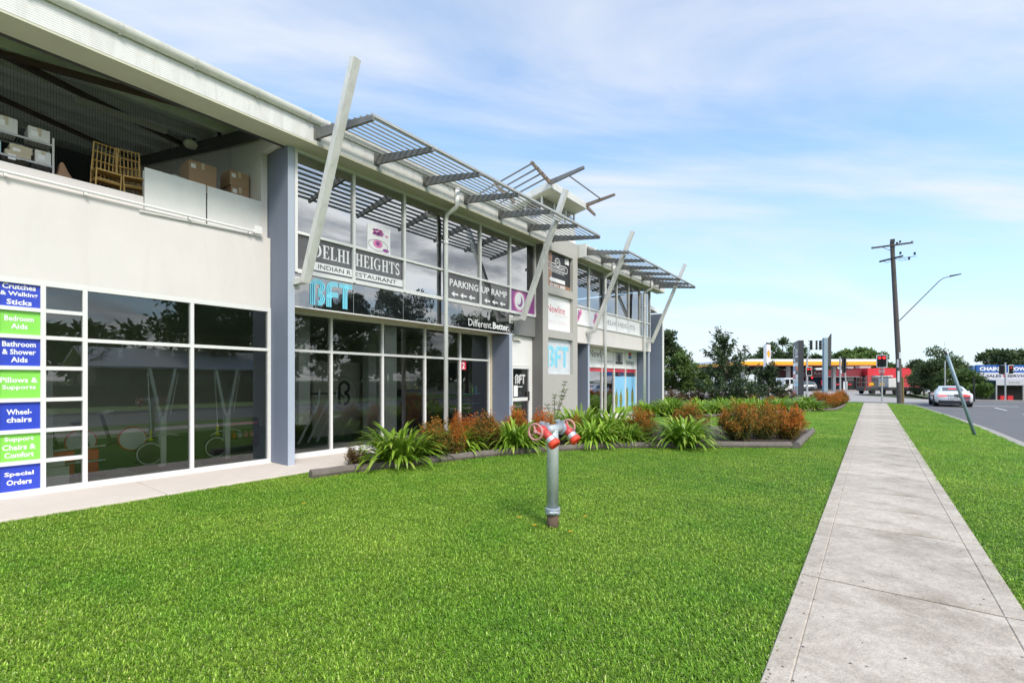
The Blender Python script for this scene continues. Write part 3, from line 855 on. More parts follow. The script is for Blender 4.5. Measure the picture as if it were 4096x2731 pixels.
# --- eaves of the main wing
Y0, Y1 = -6.0, 12.97
part("fascia", bx(XF-.06, XF, Y0, Y1, 6.16, 6.52), "fascia")
part("soffit", bx(-8.94, XF-.002, Y0, Y1, 6.125, 6.157), "soffit")
part("eaves_beam", bx(-9.02, -8.945, Y0, 4.62, 6.12, 6.40), "steel_dark")
def gutter(y0, y1, xc=XF+.04, zc=6.615, r=.088):
    m = MB(); poly = [(xc+r*math.cos(a), 0, zc+r*1.25*math.sin(a)) for a in [math.pi+math.pi*k/12 for k in range(13)]]
    inner = [(xc+(r-.012)*math.cos(a), 0, zc+.001+(r-.012)*1.2*math.sin(a)) for a in [2*math.pi-math.pi*k/12 for k in range(13)]]
    poly = [(x, y0, z) for x, _, z in poly+inner]
    m.prism(poly, (0, y1-y0, 0))
    gt = part("gutter", m, "gutter")
    y = y0+.55
    while y < y1-.1:
        b = MB()
        for k in range(8):
            a, c = math.pi+math.pi*k/8, math.pi+math.pi*(k+1)/8; R2 = r+.016
            b.quad((xc+R2*math.cos(a),y-.02,zc+R2*1.25*math.sin(a)),(xc+R2*math.cos(c),y-.02,zc+R2*1.25*math.sin(c)),(xc+R2*math.cos(c),y+.02,zc+R2*1.25*math.sin(c)),(xc+R2*math.cos(a),y+.02,zc+R2*1.25*math.sin(a)))
        b.build("gutter_bracket", "strut", gt)
        y += .93
    return gt
gutter(Y0, Y1)
def rz(x): return 6.56 + .2*(-8.5-x)
m = MB(); m.prism([(-8.45,Y0,rz(-8.45)),(-20,Y0,rz(-20)),(-20,Y0,rz(-20)+.06),(-8.45,Y0,rz(-8.45)+.06)], (0,Y1-Y0,0))
part("roof", m, "sheet_under", label="sloping metal roof over the open upper deck")

# --- open upper deck behind the netting
part("deck_floor", bx(-20,-9.72,-6,4.62,3.45,3.62), "kerb")
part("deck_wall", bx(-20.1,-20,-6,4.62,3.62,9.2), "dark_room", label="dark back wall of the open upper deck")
m = MB(); m.prism([(-9.62,4.50,3.62),(-20,4.50,3.62),(-20,4.50,rz(-20)-.01),(-9.0,4.50,rz(-9.0)-.01),(-9.0,4.50,6.16),(-9.62,4.50,6.16)], (0,.12,0))
part("deck_wall", m, "wall_cream", label="cream side wall of the open upper deck")
for k, x in enumerate((-9.6,-10.8,-12.0,-13.3,-14.6,-16,-17.5)):
    m = MB(); m.box(x-.04,x+.04,Y0,4.49,rz(x)-.20,rz(x)-.005); part("purlin", m, "sheet_under")
for y in (4.36,.2,-4):
    m = MB(); m.beam((-9.05,y,rz(-9.05)-.32),(-19.9,y,rz(-19.9)-.32),.10,.2); part("rafter", m, "steel_dark")
    for x in (-9.9,-11.2,-12.6): m2 = MB(); m2.box(x-.03,x+.03,y-.03,y+.03,rz(x)-.23,rz(x)-.1); part("rafter_cleat", m2, "steel_dark")
for p, q in (((-9.2,4.2,rz(-9.2)-.27),(-12.6,-2.0,rz(-12.6)-.27)),((-12.9,4.2,rz(-12.9)-.25),(-9.3,-1.5,rz(-9.3)-.25)),((-13,.1,rz(-13)-.3),(-16.5,4.2,rz(-16.5)-.3))):
    m = MB(); m.beam(p, q, .09, .09); part("wind_brace", m, "steel_brown")
m = MB(); m.box(-11.6,-11.48,2.1,3.5,6.72,6.80); part("batten_light", m, "tube_light")
m = MB(); m.lathe([(.02,0),(.10,.02),(.12,.08),(.10,.14),(.05,.16)], (-11.0,3.75,6.35), 14); part("bulkhead_lamp", m, "tube_light", smooth=True)
# bird netting over the opening
mn, n_, l_, out_ = nt("netting")
tcn = n_.new("ShaderNodeTexCoord"); spn = n_.new("ShaderNodeSeparateXYZ"); l_.new(tcn.outputs["Object"], spn.inputs[0])
def nm(op, a, b=None):
    k = n_.new("ShaderNodeMath"); k.operation = op
    for i, s in enumerate((a, b)):
        if s is None: continue
        if isinstance(s, float): k.inputs[i].default_value = s
        else: l_.new(s, k.inputs[i])
    return k.outputs[0]
fy = nm('LESS_THAN', nm('FRACT', nm('MULTIPLY', spn.outputs[1], 26.0)), .075); fz = nm('LESS_THAN', nm('FRACT', nm('MULTIPLY', spn.outputs[2], 26.0)), .075)
fm = nm('MAXIMUM', fy, fz)
tr_ = n_.new("ShaderNodeBsdfTransparent"); df_ = n_.new("ShaderNodeBsdfDiffuse"); df_.inputs[0].default_value = (.10,.10,.10,1); mxn = n_.new("ShaderNodeMixShader")
l_.new(fm, mxn.inputs[0]); l_.new(tr_.outputs[0], mxn.inputs[1]); l_.new(df_.outputs[0], mxn.inputs[2]); l_.new(mxn.outputs[0], out_.inputs[0])
MAT["netting"] = mn
m = MB(); m.quad((-10.95,Y0,3.63),(-10.95,4.49,3.63),(-10.95,4.49,6.8),(-10.95,Y0,6.8)); part("bird_netting", m, "netting")

# --- main wing, upper glazing and sign band
UY = [4.80,6.09,7.475,8.865,10.225,11.62,13.0]
window(XU, UY, [3.775,4.52,6.11], "glass_up", tr=True, label="tall upper restaurant windows under the sunshade")
sp = part("sign_band", bx(XU-.12, XU+.005, 4.77, 11.84, 3.095, 3.735), "black_gloss", label="glossy black sign band with mirror-like reflections")
for y in (6.10, 7.46, 8.85, 10.2):
    bx(XU+.0055, XU+.0075, y-.004, y+.004, 3.10, 3.73).build("panel_joint", "print_grey", sp)
part("drip_edge", bx(XU-.02, XU+.025, 4.77, 11.84, 3.07, 3.094), "frame_white")
part("soffit", bx(XG2-.05, XU-.125, 4.77, 11.8, 3.10, 3.13), "soffit_tan", label="tan soffit over the lower shop windows")
part("spandrel", bx(XU-.3, XU+.02, 11.845, 13.0, 3.09, 3.74), "spandrel_grey")
GY = [4.62,5.99,7.38,8.765,10.13,11.44]
window(XG2, GY, [.09,2.28,3.08], "glass", skip_first=True, tr=True, label="lower gym windows behind the garden bed")
part("sill", bx(XG2-.09,XG2+.12,4.77,11.5,.0,.055), "frame_white")
part("reveal", bx(XG2-.05,XG2+.08,11.475,11.543,.0,3.09), "soffit_tan")
# rooms behind the glass
part("room_floor", bx(-17,-9.66,-6,11.5,.0,.05), "rubber_floor")
part("room_ceiling", bx(-17,-9.73,-6,13.0,3.14,3.3), "gym_wall")
part("room_wall", bx(-17.1,-17,-6,13,.0,6.1), "gym_wall", label="back wall of the ground floor gym")
part("room_wall", bx(-17,-9.66,11.5,11.6,.05,3.14), "gym_wall")
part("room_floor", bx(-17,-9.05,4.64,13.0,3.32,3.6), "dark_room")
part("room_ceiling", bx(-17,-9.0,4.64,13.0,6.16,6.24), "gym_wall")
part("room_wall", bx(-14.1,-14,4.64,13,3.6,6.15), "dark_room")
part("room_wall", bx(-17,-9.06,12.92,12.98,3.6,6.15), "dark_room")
part("room_column", bx(-10.06,-9.70,7.56,7.92,.05,3.13), "wall_white", label="white square column inside the gym")
part("room_column", bx(-11.1,-10.8,5.92,6.2,.6,3.13), "wall_white")
part("room_column", bx(-12.3,-12.0,8.75,9.15,.05,3.13), "wall_white")
lw_ = part("logo_wall", bx(-12.6,-12.5,7.3,9.3,.05,2.2), "gym_wall", label="beige gym wall painted with a round letter emblem")
shape(lw_, -12.5, ring(8.25,1.28,.46,.5,.03,30), "print_grey", off=.002)
shape(lw_, -12.5, ribbon(arc(8.25,1.45,.16,180,-82,14),.09)+ribbon(arc(8.25,1.12,.16,90,-90,12),.09)+ribbon([(8.09,.96),(8.09,1.45)],.09), "print_dark", off=.003)

# curtains behind the upper windows
for (a, b) in ((8.95,10.15),(10.32,11.52),(11.72,12.9)):
    m = MB(); k = 60
    for i in range(k+1):
        y = a+(b-a)*i/k; x = XU-.16+.035*math.sin(i*1.26)+.01*math.sin(i*.5)
        m.v += [(x,y,3.85),(x,y,5.98)]
    for i in range(k): m.f.append((2*i,2*i+2,2*i+3,2*i+1))
    part("curtain", m, "curtain")

# --- steel sunshades: tapered brackets and slats
def sunshade(ys, y_in0, y_out1, label):
    xi, zi, xo, zo = XF+.002, 6.345, -6.70, 6.075
    m = MB(); m.beam((xo-.02,ys[0]-.02,6.125),(xo-.02,ys[-1]+.02,6.125), .05, .05)
    s = part("sunshade", m, "galv", label=label)
    for y in ys:
        b = MB(); b.beam((xi,y,zi),(xo,y,zo), .055, .20, .055, .085)
        b.box(xi,xi+.012,y-.07,y+.07,6.22,6.47)
        b.build("bracket", "galv_dark", s)
    for k in range(9):
        t = (k+.4)/9.3; x = xi+.1+(xo-xi-.1)*t; z = zi+.105+(zo+.045-zi-.105)*((x-xi)/(xo-xi))+.02
        b = MB(); b.beam((x,ys[0]-.02,z),(x,ys[-1]+.02,z), .06, .02, up=(.35,0,1))
        b.build("slat", "galv", s)
    return s
MYS = [4.98,6.345,7.72,9.13,10.55,11.98,13.35]
sunshade(MYS, 0, 0, "long slatted steel sunshade along the main eaves")
def strut(y, xb=-8.52, zb=3.60, xt=-6.93, zt=7.08, wall=XU, w=.135):
    m = MB(); m.beam((wall+.02,y,zb-.055),(xb+.03,y,zb-.055), .115, .115)
    m.beam((xb,y,zb-.1),(xt,y,zt), w*.95, w*1.1, w*.95, w*1.1, up=(0,1,0))
    m.box(wall+.001,wall+.02,y-.1,y+.1,zb-.18,zb+.07)
    return part("raking_strut", m, "strut", bevel=.006)
strut(4.75+.04); strut(11.70, xb=-8.46)
def downpipe(y, xw, xe=XF+.06, ztop=6.5, zb=0.0, ze=5.86):
    m = MB(); m.tube([(xe,y,ztop),(xe,y,6.12),(xe-.02,y,6.04),(xw+.04,y,ze+.08),(xw,y,ze-.05),(xw,y,zb)], .058, 12)
    m.lathe([(.064,-.05),(.066,0),(.064,.05)], (xw,y,5.2), 12)
    m.tube([(xw-.2,y,3.38),(xw,y,3.38)], .012, 6)
    return part("downpipe", m, "downpipe", smooth=True)
downpipe(8.76, -8.77)

# --- entrance beside the grey tower
XD = -9.0
part("wall", bx(XD-.1,XD,11.69,13.0,2.12,3.085), "wall_white", label="white wall over the side entrance door")
part("wall", bx(XD-.1,XD,11.69,11.83,.0,2.12), "wall_white")
fr = MB()
for a, b in ((11.835,11.90),(12.78,12.86)): fr.box(XD-.06,XD+.03,a,b,.03,2.11)
fr.box(XD-.06,XD+.028,11.90,12.78,2.03,2.11); fr.box(XD-.06,XD+.028,11.90,12.78,1.00,1.11); fr.box(XD-.06,XD+.028,11.90,12.78,.03,.14)
dr = part("door", fr, "frame_white", label="white framed glass entrance door")
for z0, z1 in ((.14,1.0),(1.11,2.03)):
    m = MB(); m.box(XD-.03,XD-.01,11.90,12.78,z0,z1); m.build("pane", "black_gloss", dr)
bx(XD+.028,XD+.075,12.70,12.745,1.0,1.3).build("handle", "steel_dark", dr)
part("wall", bx(XD-.1,XD,12.865,13.0,.0,2.12), "wall_white")
part("wall_lamp", bx(XD+.001,XD+.07,11.9,12.3,2.92,2.98), "tube_light")

# --- grey tower with sign niches
XT = -8.58; TY0, TY1 = 13.0, 15.30
def niche_wall():
    m = MB(); niches = [(4.83,6.03),(3.36,4.57),(1.87,3.09)]; a, b = 13.33, 14.97
    m.box(XT-.25,XT,TY0+.003,a,0,6.6); m.box(XT-.25,XT,b,TY1,0,6.6)
    zz = [0]+[z for n in sorted(niches) for z in n]+[6.6]
    for i in range(0, len(zz), 2): m.box(XT-.25,XT-.0005,a,b,zz[i],zz[i+1])
    return m
part("tower_wall", niche_wall(), "tower_grey", label="grey rendered tower front with three sign niches")
part("tower_wall", bx(XT-.25,XT-.13,13.33,14.97,1.8,6.1), "tower_grey")
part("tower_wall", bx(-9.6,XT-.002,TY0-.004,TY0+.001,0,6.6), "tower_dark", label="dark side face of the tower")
part("tower_wall", bx(-11,XT-.251,TY0+.003,TY1,0,6.6), "tower_grey")
# lantern over the tower: glazing band under a tilted roof
part("lantern_wall", bx(-10.8,XT-.03,TY0+.02,TY1-.1,6.6,7.05), "wall_white")
fr = MB()
for y in (TY0+.05,13.8,14.55,TY1-.14): fr.box(XT-.09,XT-.04,y-.03,y+.03,7.05,7.78)
for x in (-9.3,-10.0,-10.7): fr.box(x-.03,x+.03,TY0+.02,TY0+.08,7.05,7.78)
fr.box(XT-.09,XT-.04,TY0+.081,TY1-.171,7.05,7.10); fr.box(XT-.088,XT-.042,TY0+.081,TY1-.171,7.37,7.42)
lwn = part("lantern_window", fr, "frame_white")
m = MB(); m.quad((XT-.065,TY0+.05,7.05),(XT-.065,TY1-.14,7.05),(XT-.065,TY1-.14,7.8),(XT-.065,TY0+.05,7.8)); m.build("pane", "glass_rw", lwn)
m = MB(); m.quad((-10.7,TY0+.05,7.05),(XT-.065,TY0+.05,7.05),(XT-.065,TY0+.05,7.8),(-10.7,TY0+.05,7.8)); m.build("pane", "glass_rw", lwn)
m = MB(); m.prism([(-8.15,12.80,7.80),(-8.15,12.80,8.02),(-11.2,12.80,7.42),(-11.2,12.80,7.22)], (0,2.42,0))
part("lantern_roof", m, "fascia", label="tilted lantern roof over the grey tower")
m = MB(); m.prism([(-8.2,12.85,7.77),(-8.2,12.85,7.796),(-11.1,12.85,7.216),(-11.1,12.85,7.19)], (0,2.32,0)); part("lantern_soffit", m, "soffit")
# outrigger bars round the lantern roof
def bar(p, q, mat="rust_steel", w=.07, h=.12): 
    m = MB(); m.beam(p, q, w, h, w, h*.55); return part("outrigger", m, mat)
bar((-8.15,12.80,7.95),(-6.95,12.80,8.10),"galv_dark",.07,.15)
bar((-8.17,12.80,7.95),(-8.17,11.75,8.22))
bar((-9.6,12.80,7.66),(-9.6,11.75,7.93))
bar((-8.15,15.18,7.93),(-7.05,15.18,8.05))
bar((-8.18,15.22,7.90),(-8.18,15.9,7.78))
for y in (11.80,12.05,12.30,12.55): 
    m = MB(); m.beam((-8.1,y,8.21-.26*(y-11.8)),(-10.9,y,7.66-.26*(y-11.8)), .05, .03); part("outrigger_bar", m, "galv_dark")
m = MB(); m.beam((-7.55,12.9,8.05),(-7.6,15.25,8.03), .035, .03); part("outrigger_bar", m, "galv_dark")

# --- right wing
RX = -8.85; RG = -9.50
part("fascia", bx(XF-.06, XF-.02, 15.42, 24.15, 6.16, 6.52), "fascia")
part("eaves_end", bx(-9.0, XF+.16, 15.36, 15.415, 6.14, 6.62), "fascia")
part("soffit", bx(-8.89, XF-.022, 15.42, 24.15, 6.125, 6.157), "soffit")
gutter(15.43, 24.1)
m = MB(); m.prism([(-8.45,15.42,6.57),(-14,15.42,7.6),(-14,15.42,7.66),(-8.45,15.42,6.63)], (0,8.7,0)); part("roof", m, "sheet_under")
window(RX, [15.32,16.65,17.93,19.19,20.44,21.74,23.05], [3.775,4.46,6.11], "glass_rw", label="upper windows of the right wing")
part("spandrel", bx(RX-.6,RX+.012,15.31,23.2,3.085,3.745), "wall_cream", label="cream spandrel over the carpet shop")
fin(16.63,16.775, x1=-8.86, z1=3.08); fin(22.95,23.1, x1=-8.86, z1=3.08)
window(RG, [16.5,17.8,19.06,20.30,21.56,22.86], [.1,2.24,3.06], "glass_rw", skip_first=True, label="ground floor windows of the carpet shop")
part("sill", bx(RG-.08,RG+.1,16.8,22.94,0,.07), "frame_white")
ew = part("end_wall", bx(-9.9,-8.62,24.2,24.42,0,5.1), "fin_blue", label="tall dark blue blade wall at the far end")
bx(-8.619,-8.6,24.2,24.42,0,5.1).build("front_edge", "frame_white", ew)
part("wall", bx(-14,-9.0,23.1,23.3,0,6.1), "wall_white"); part("wall", bx(-14,-13.9,15.3,23.1,0,6.1), "wall_white")
part("room_floor", bx(-13.9,-9.46,15.3,23.1,3.2,3.6), "gym_wall"); part("room_ceiling", bx(-13.9,-8.9,15.3,23.1,6.16,6.2), "wall_white")
m = MB(); m.prism([(-9.1,23.35,5.62),(-9.1,24.9,5.40),(-9.1,24.9,5.26),(-9.1,23.35,5.40)], (-1.5,0,0)); part("rear_awning", m, "frame_white")
sunshade([15.55,16.98,18.40,19.75,21.08,22.3,23.3], 0, 0, "slatted steel sunshade along the right wing")
strut(16.43, wall=RX); strut(22.5, wall=RX)
downpipe(17.9, -8.74); downpipe(22.12, -8.74)
part("batten_light", bx(-9.3,-9.2,19.4,20.6,2.98,3.05), "tube_light")
part("batten_light", bx(-9.45,-9.33,8.6,10.0,3.02,3.098), "tube_light")
# shop interior of the carpet shop: pale blinds
m = MB(); m.box(-9.9,-9.88,16.8,20.2,.1,2.2); part("shop_blind", m, "curtain")
m = MB(); m.box(-9.95,-9.92,20.3,22.9,.1,3.0); part("shop_blind", m, "gym_wall")
# ------------------------------------------------------------------ signs on the building
def sign(name, label, loc, cat="sign", group=None): return thing(name, label, cat, loc, 0, group)
rows = [("vinyl_blue", ["Special","Orders"], "bottom blue window sign reading Special Orders"),
 ("vinyl_green", ["Support","Chairs &","Comfort"], "green window sign reading Support Chairs & Comfort"),
 ("vinyl_blue", ["Wheel-","chairs"], "blue window sign reading Wheelchairs"),
 ("vinyl_green", ["Pillows &","Supports"], "green window sign reading Pillows & Supports"),
 ("vinyl_blue", ["Bathroom","& Shower","Aids"], "blue window sign reading Bathroom & Shower Aids"),
 ("vinyl_green", ["Bedroom","Aids"], "green window sign reading Bedroom Aids"),
 ("vinyl_blue", ["Crutches","& Walking","Sticks"], "top blue window sign reading Crutches & Walking Sticks")]
for i, (mt, ls, lab) in enumerate(rows):
    z0, z1 = ZROW[i]+.028, ZROW[i+1]-.028
    s = sign("window_sign", lab, (XG1+.01, 1.146, z0), group="advertising panels in the left window column")
    m = MB(); m.box(XG1+.006, XG1+.012, .94, 1.354, z0, z1); m.build("backing", mt, s)
    zc = (z0+z1)/2; n = len(ls)
    for k, t in enumerate(ls):
        w = min(.37, .0415*len(t)); zz = zc + ((n-1)/2-k)*.108 - .036
        lettering(s, t, XG1+.012, 1.146-w/2, 1.146+w/2, zz, zz+.076, "print_white", off=.002)
# restaurant lettering on the upper windows
s = sign("restaurant_sign", "white serif DELHI HEIGHTS INDIAN RESTAURANT lettering across the upper windows", (XU, 6.1, 3.85))
rect(s, XU, 4.84, 6.05, 3.81, 4.485, "film_dark", name="contrast_backing", off=.002); rect(s, XU, 6.13, 7.435, 3.81, 4.485, "film_dark", name="contrast_backing", off=.002)  # dark sheets added to dull the panes' reflection behind the white letters
serif(s, "DELHI", XU, 5.17, 6.0, 4.13, 4.40, "print_white")
serif(s, "HEIGHTS", XU, 6.15, 7.36, 4.13, 4.40, "print_white")
rect(s, XU, 5.0, 6.058, 3.87, 4.03, "print_white", off=.004, name="strip"); rect(s, XU, 6.122, 7.44, 3.87, 4.03, "print_white", off=.004, name="strip")
lettering(s, "INDIAN R", XU, 5.28, 6.03, 3.905, 3.995, "print_dark", off=.008)
lettering(s, "ESTAURANT", XU, 6.14, 7.25, 3.905, 3.995, "print_dark", off=.008)
# flower picture
s = sign("picture_poster", "poster of a pink flower and plated dish in the upper window", (XU, 6.76, 4.55), "poster")
rect(s, XU, 6.45, 7.08, 4.55, 5.13, "print_white", name="backing")
rp = random.Random(3); pet = []
for k in range(26):
    a = rp.uniform(.2,2.9); r0 = rp.uniform(.02,.2); cx, cz = 6.76+math.cos(a)*r0*1.3, 4.92+abs(math.sin(a))*r0*.7
    pet.append(ell(cx, cz, .05, .022, 8))
shape(s, XU, pet[:18], "print_pink", off=.007); shape(s, XU, pet[18:], "print_purple", off=.008)
shape(s, XU, [ell(6.73,4.73,.13,.09,16)], "print_pink", off=.007); shape(s, XU, ring(6.74,4.70,.27,.13,.015,24), "print_grey", off=.0085)
shape(s, XU, [ell(6.73,4.74,.06,.05,12), ell(6.95,4.62,.09,.04,10)], "print_purple", off=.009)
# light blue gym lettering on the black band
s = sign("gym_sign", "large light blue striped BFT letters on the black band", (XU, 5.6, 3.15))
bft(s, XU+.005, 5.10, 6.07, 3.16, 3.69, "print_cyan")
s = sign("slogan_sign", "white Different.Better. lettering at the end of the black band", (XU, 10.6, 3.15))
lettering(s, "Different.", XU+.005, 9.75, 10.78, 3.17, 3.37, "print_white"); lettering(s, "Better.", XU+.005, 10.81, 11.6, 3.17, 3.37, "print_white")
shape(s, XU+.005, [ell(10.45,3.60,.16,.13,14), ell(10.62,3.55,.07,.15,10)], "print_grey", off=.004, name="print")
# parking sign
s = sign("parking_sign", "dark PARKING UP RAMP window sign with white arrows", (XU, 10.2, 3.8))
for a, b in ((8.90,10.19),(10.26,11.585)): rect(s, XU, a, b, 3.83, 4.485, "film_dark", off=.003, name="backing")
lettering(s, "PARKING", XU, 9.02, 10.17, 4.16, 4.35, "print_white"); lettering(s, "UP RAMP", XU, 10.30, 11.5, 4.16, 4.35, "print_white")
for y in (9.08,9.42,9.76,10.42,10.78,11.14):
    shape(s, XU, [[(y,3.96),(y+.12,4.04),(y+.12,3.985),(y+.27,3.985),(y+.27,3.935),(y+.12,3.935),(y+.12,3.88)]], "print_white", name="arrow")
s = sign("picture_poster", "purple poster with a white lotus ring beside the parking sign", (XU, 12.2, 3.8), "poster")
rect(s, XU, 11.66, 12.96, 3.83, 4.485, "print_purple", name="backing"); shape(s, XU, ring(12.15,4.16,.26,.28,.1,24), "print_white"); shape(s, XU, [ell(12.1,4.22,.13,.18,14)], "print_white", off=.007)
shape(s, XU, ring(12.15,4.16,.33,.33,.05,24), "print_pink", off=.008)
# number sign and door lettering
s = sign("number_sign", "small red number 2 sign on the gym window", (XG2, 10.3, 1.98))
rect(s, XG2, 10.19, 10.42, 1.97, 2.22, "print_red", name="backing"); lettering(s, "2", XG2, 10.25, 10.36, 2.0, 2.19, "print_white", off=.007)
s = sign("door_sign", "white BFT letters and notice on the entrance door", (XD, 12.3, 1.2))
bft(s, XD-.008, 12.05, 12.6, 1.55, 1.85, "print_white"); rect(s, XD-.008, 11.98, 12.2, 1.15, 1.5, "print_white", off=.003, name="notice"); rect(s, XD-.008, 12.22, 12.45, 1.44, 1.47, "print_white", off=.003, name="notice")
# tower niches
XN = XT-.125
s = sign("tower_sign", "brown and black DELHI HEIGHTS directory sign in the tower's top niche", (XN, 14.15, 4.84))
rect(s, XN, 13.335, 14.965, 4.835, 6.025, "print_tan", off=.004, name="backing")
rect(s, XN, 13.75, 14.965, 5.0, 6.025, "print_dark", off=.006, name="backing")
lettering(s, "DELHI HEIGHTS", XN, 13.58, 14.62, 5.50, 5.62, "print_white", off=.010)
shape(s, XN, ring(14.1,5.74,.17,.15,.025,20), "print_white", off=.012); lettering(s, "DH", XN, 14.0, 14.2, 5.68, 5.8, "print_white", off=.012)
shape(s, XN, ribbon([(13.55,5.45),(14.66,5.45)],.025)+ribbon([(13.55,5.67),(13.95,5.67)],.025)+ribbon([(14.25,5.67),(14.66,5.67)],.025)+ribbon(arc(13.55,5.56,.11,90,270,8),.025)+ribbon(arc(14.66,5.56,.11,90,-90,8),.025), "print_white", off=.011)
lettering(s, "INDIAN RESTAURANT & BAR", XN, 13.65, 14.55, 5.36, 5.41, "print_white", off=.010)
shape(s, XN, [[(13.55,5.10),(13.72,5.20),(13.72,5.17),(14.6,5.17),(14.6,5.04),(13.72,5.04),(13.72,5.01)]], "print_white", off=.010, name="arrow")
lettering(s, "02 9651 2888", XN, 13.62, 14.6, 4.88, 4.98, "print_white", off=.010)
rect(s, XN, 14.6, 14.88, 5.78, 5.98, "print_white", off=.008, name="badge"); lettering(s, "7", XN, 14.63, 14.73, 5.81, 5.95, "print_dark", off=.011)
s = sign("tower_sign", "white sign with red Newline lettering in the tower's middle niche", (XN, 14.15, 3.37))
rect(s, XN, 13.335, 14.965, 3.365, 4.565, "print_white", off=.004, name="backing")
lettering(s, "Newline", XN, 13.45, 14.6, 3.98, 4.24, "print_red"); lettering(s, "carpets", XN, 13.95, 14.75, 3.84, 3.95, "print_faint"); lettering(s, "9651 2946", XN, 13.55, 14.7, 3.60, 3.72, "print_faint")
s = sign("tower_sign", "mirrored sign with light blue BFT letters in the tower's lowest niche", (XN, 14.15, 1.88))
rect(s, XN, 13.335, 14.965, 1.875, 3.085, "print_silver", off=.004, name="backing")
bft(s, XN, 13.40, 14.85, 2.12, 2.85, "print_cyan")
# carpet shop window graphics
s = sign("shop_sign", "white Newline carpets window lettering over the carpet shop", (RG, 18.6, 2.3))
for a, b in ((16.8,17.77),(17.83,19.03),(19.09,20.27)): rect(s, RG, a, b, 2.27, 3.03, "print_white", off=.003, name="backing")
lettering(s, "Newline", RG, 17.95, 19.6, 2.66, 2.97, "print_dark", off=.007); lettering(s, "carpets", RG, 18.75, 20.2, 2.36, 2.58, "print_grey", off=.007)
s = sign("shop_sign", "white window panel with a dark arched picture in the carpet shop", (RG, 20.9, 2.3))
rect(s, RG, 20.33, 21.53, 2.27, 3.03, "print_white", off=.003, name="backing"); rect(s, RG, 20.5, 21.3, 2.55, 2.98, "print_grey", off=.006, name="print"); rect(s, RG, 20.5, 21.3, 2.42, 2.54, "print_dark", off=.006, name="print")
shape(s, RG, [ell(20.9,2.72,.2,.2,12)], "print_dark", off=.007)
s = sign("shop_sign", "white window panel with feltex lettering and red blue emblem", (RG, 22.2, 2.3))
rect(s, RG, 21.59, 22.83, 2.27, 3.03, "print_white", off=.003, name="backing"); lettering(s, "feltex", RG, 21.7, 22.65, 2.42, 2.68, "print_dark", off=.007)
shape(s, RG, [[(21.98,2.88),(22.3,2.86),(22.3,3.02),(21.98,3.02)]], "print_red"); shape(s, RG, [[(21.98,2.74),(22.3,2.72),(22.3,2.85),(21.98,2.87)]], "print_blue")
s = sign("shop_poster", "window poster of blue sky and pear shaped trees at the carpet shop", (RG, 21.6, .1), "poster")
for (a, b) in ((20.33,21.53),(21.59,22.83)):
    rect(s, RG, a, b, .13, 1.85, "print_sky", off=.003, name="backing"); rect(s, RG, a, b, .13, .42, "print_lawn", off=.005, name="print")
for y, h in ((20.6,.95),(21.1,.9),(21.8,1.15),(22.45,1.1)):
    shape(s, RG, [ell(y,.35+h*.42,.16,h*.4,14), [(y-.05,.6+h*.5),(y+.05,.6+h*.5),(y+.02,.75+h*.6)]], "print_leaf", off=.008, name="print"); shape(s, RG, [[(y-.02,.2),(y+.02,.2),(y+.02,.45),(y-.02,.45)]], "print_tan", off=.007)
s = sign("shop_banner", "dark red band across the top of the carpet shop windows", (RG, 19.8, 2.0), "banner")
for a, b in ((16.8,17.77),(17.83,19.03),(19.09,20.27),(20.33,21.53),(21.59,22.83)): rect(s, RG, a, b, 2.05, 2.21, "print_red", off=.003, name="band")
s = sign("picture_poster", "row of white and purple flower pictures in the right wing's upper windows", (RX, 19, 3.8), "poster")
ry = [15.36,16.62,16.68,17.9,17.96,19.16,19.22,20.41,20.47,21.71]
for i in range(0, 10, 2):
    a, b = ry[i], ry[i+1]
    rect(s, RX, a, b, 3.81, 4.43, "print_white", off=.003, name="backing")
    if i < 4: shape(s, RX, [ell(a+.45+.1*k, 4.0+.13*k, .10, .12, 10) for k in range(3)], "print_pink"); shape(s, RX, [ell(a+.5,4.15,.05,.2,10)], "print_purple", off=.008)
lettering(s, "DELHI HEIGHTS", RX, 18.0, 21.2, 4.0, 4.2, "print_grey", off=.007)

# ------------------------------------------------------------------ things on the open upper deck
def solid(name, label, cat, mat, mb, loc=None, group=None, bevel=0, parent=None, smooth=False):
    xs_ = [v[0] for v in mb.v]; ys_ = [v[1] for v in mb.v]; zs_ = [v[2] for v in mb.v]
    loc = loc or ((min(xs_)+max(xs_))/2, (min(ys_)+max(ys_))/2, min(zs_))
    o = mb.build(name, mat, None, bevel=bevel, smooth=smooth)
    o.data.transform(Matrix.Translation(-Vector(loc))); o.location = loc
    return tag(o, label, cat, group)
def rack(label, y0, y1, x0, x1, zf, levels, ztop):
    t = thing("wire_shelf", label, "shelf", ((x0+x1)/2, (y0+y1)/2, zf))
    for x in (x0, x1):
        for y in (y0, y1):
            MB().tube([(x,y,zf),(x,y,ztop)], .014, 8).build("post", "box_white", t)
    for z in levels:
        m = MB(); m.box(x0+.015,x1-.015,y0+.015,y0+.023,z-.03,z); m.box(x0+.015,x1-.015,y1-.023,y1-.015,z-.03,z); m.box(x0-.004,x0+.004,y0+.015,y1-.015,z-.03,z); m.box(x1-.004,x1+.004,y0+.015,y1-.015,z-.03,z)
        k = y0+.05
        while k < y1-.03: m.box(x0+.004,x1-.004,k,k+.006,z-.006,z); k += .03
        m.build("shelf", "galv", t)
    return t
rack("white wire shelf with boxes at the left of the upper deck", -1.2, 1.585, -10.5, -10.12, 3.62, (4.50,4.97,5.30), 5.40)
BG = "boxes stored on the upper deck"
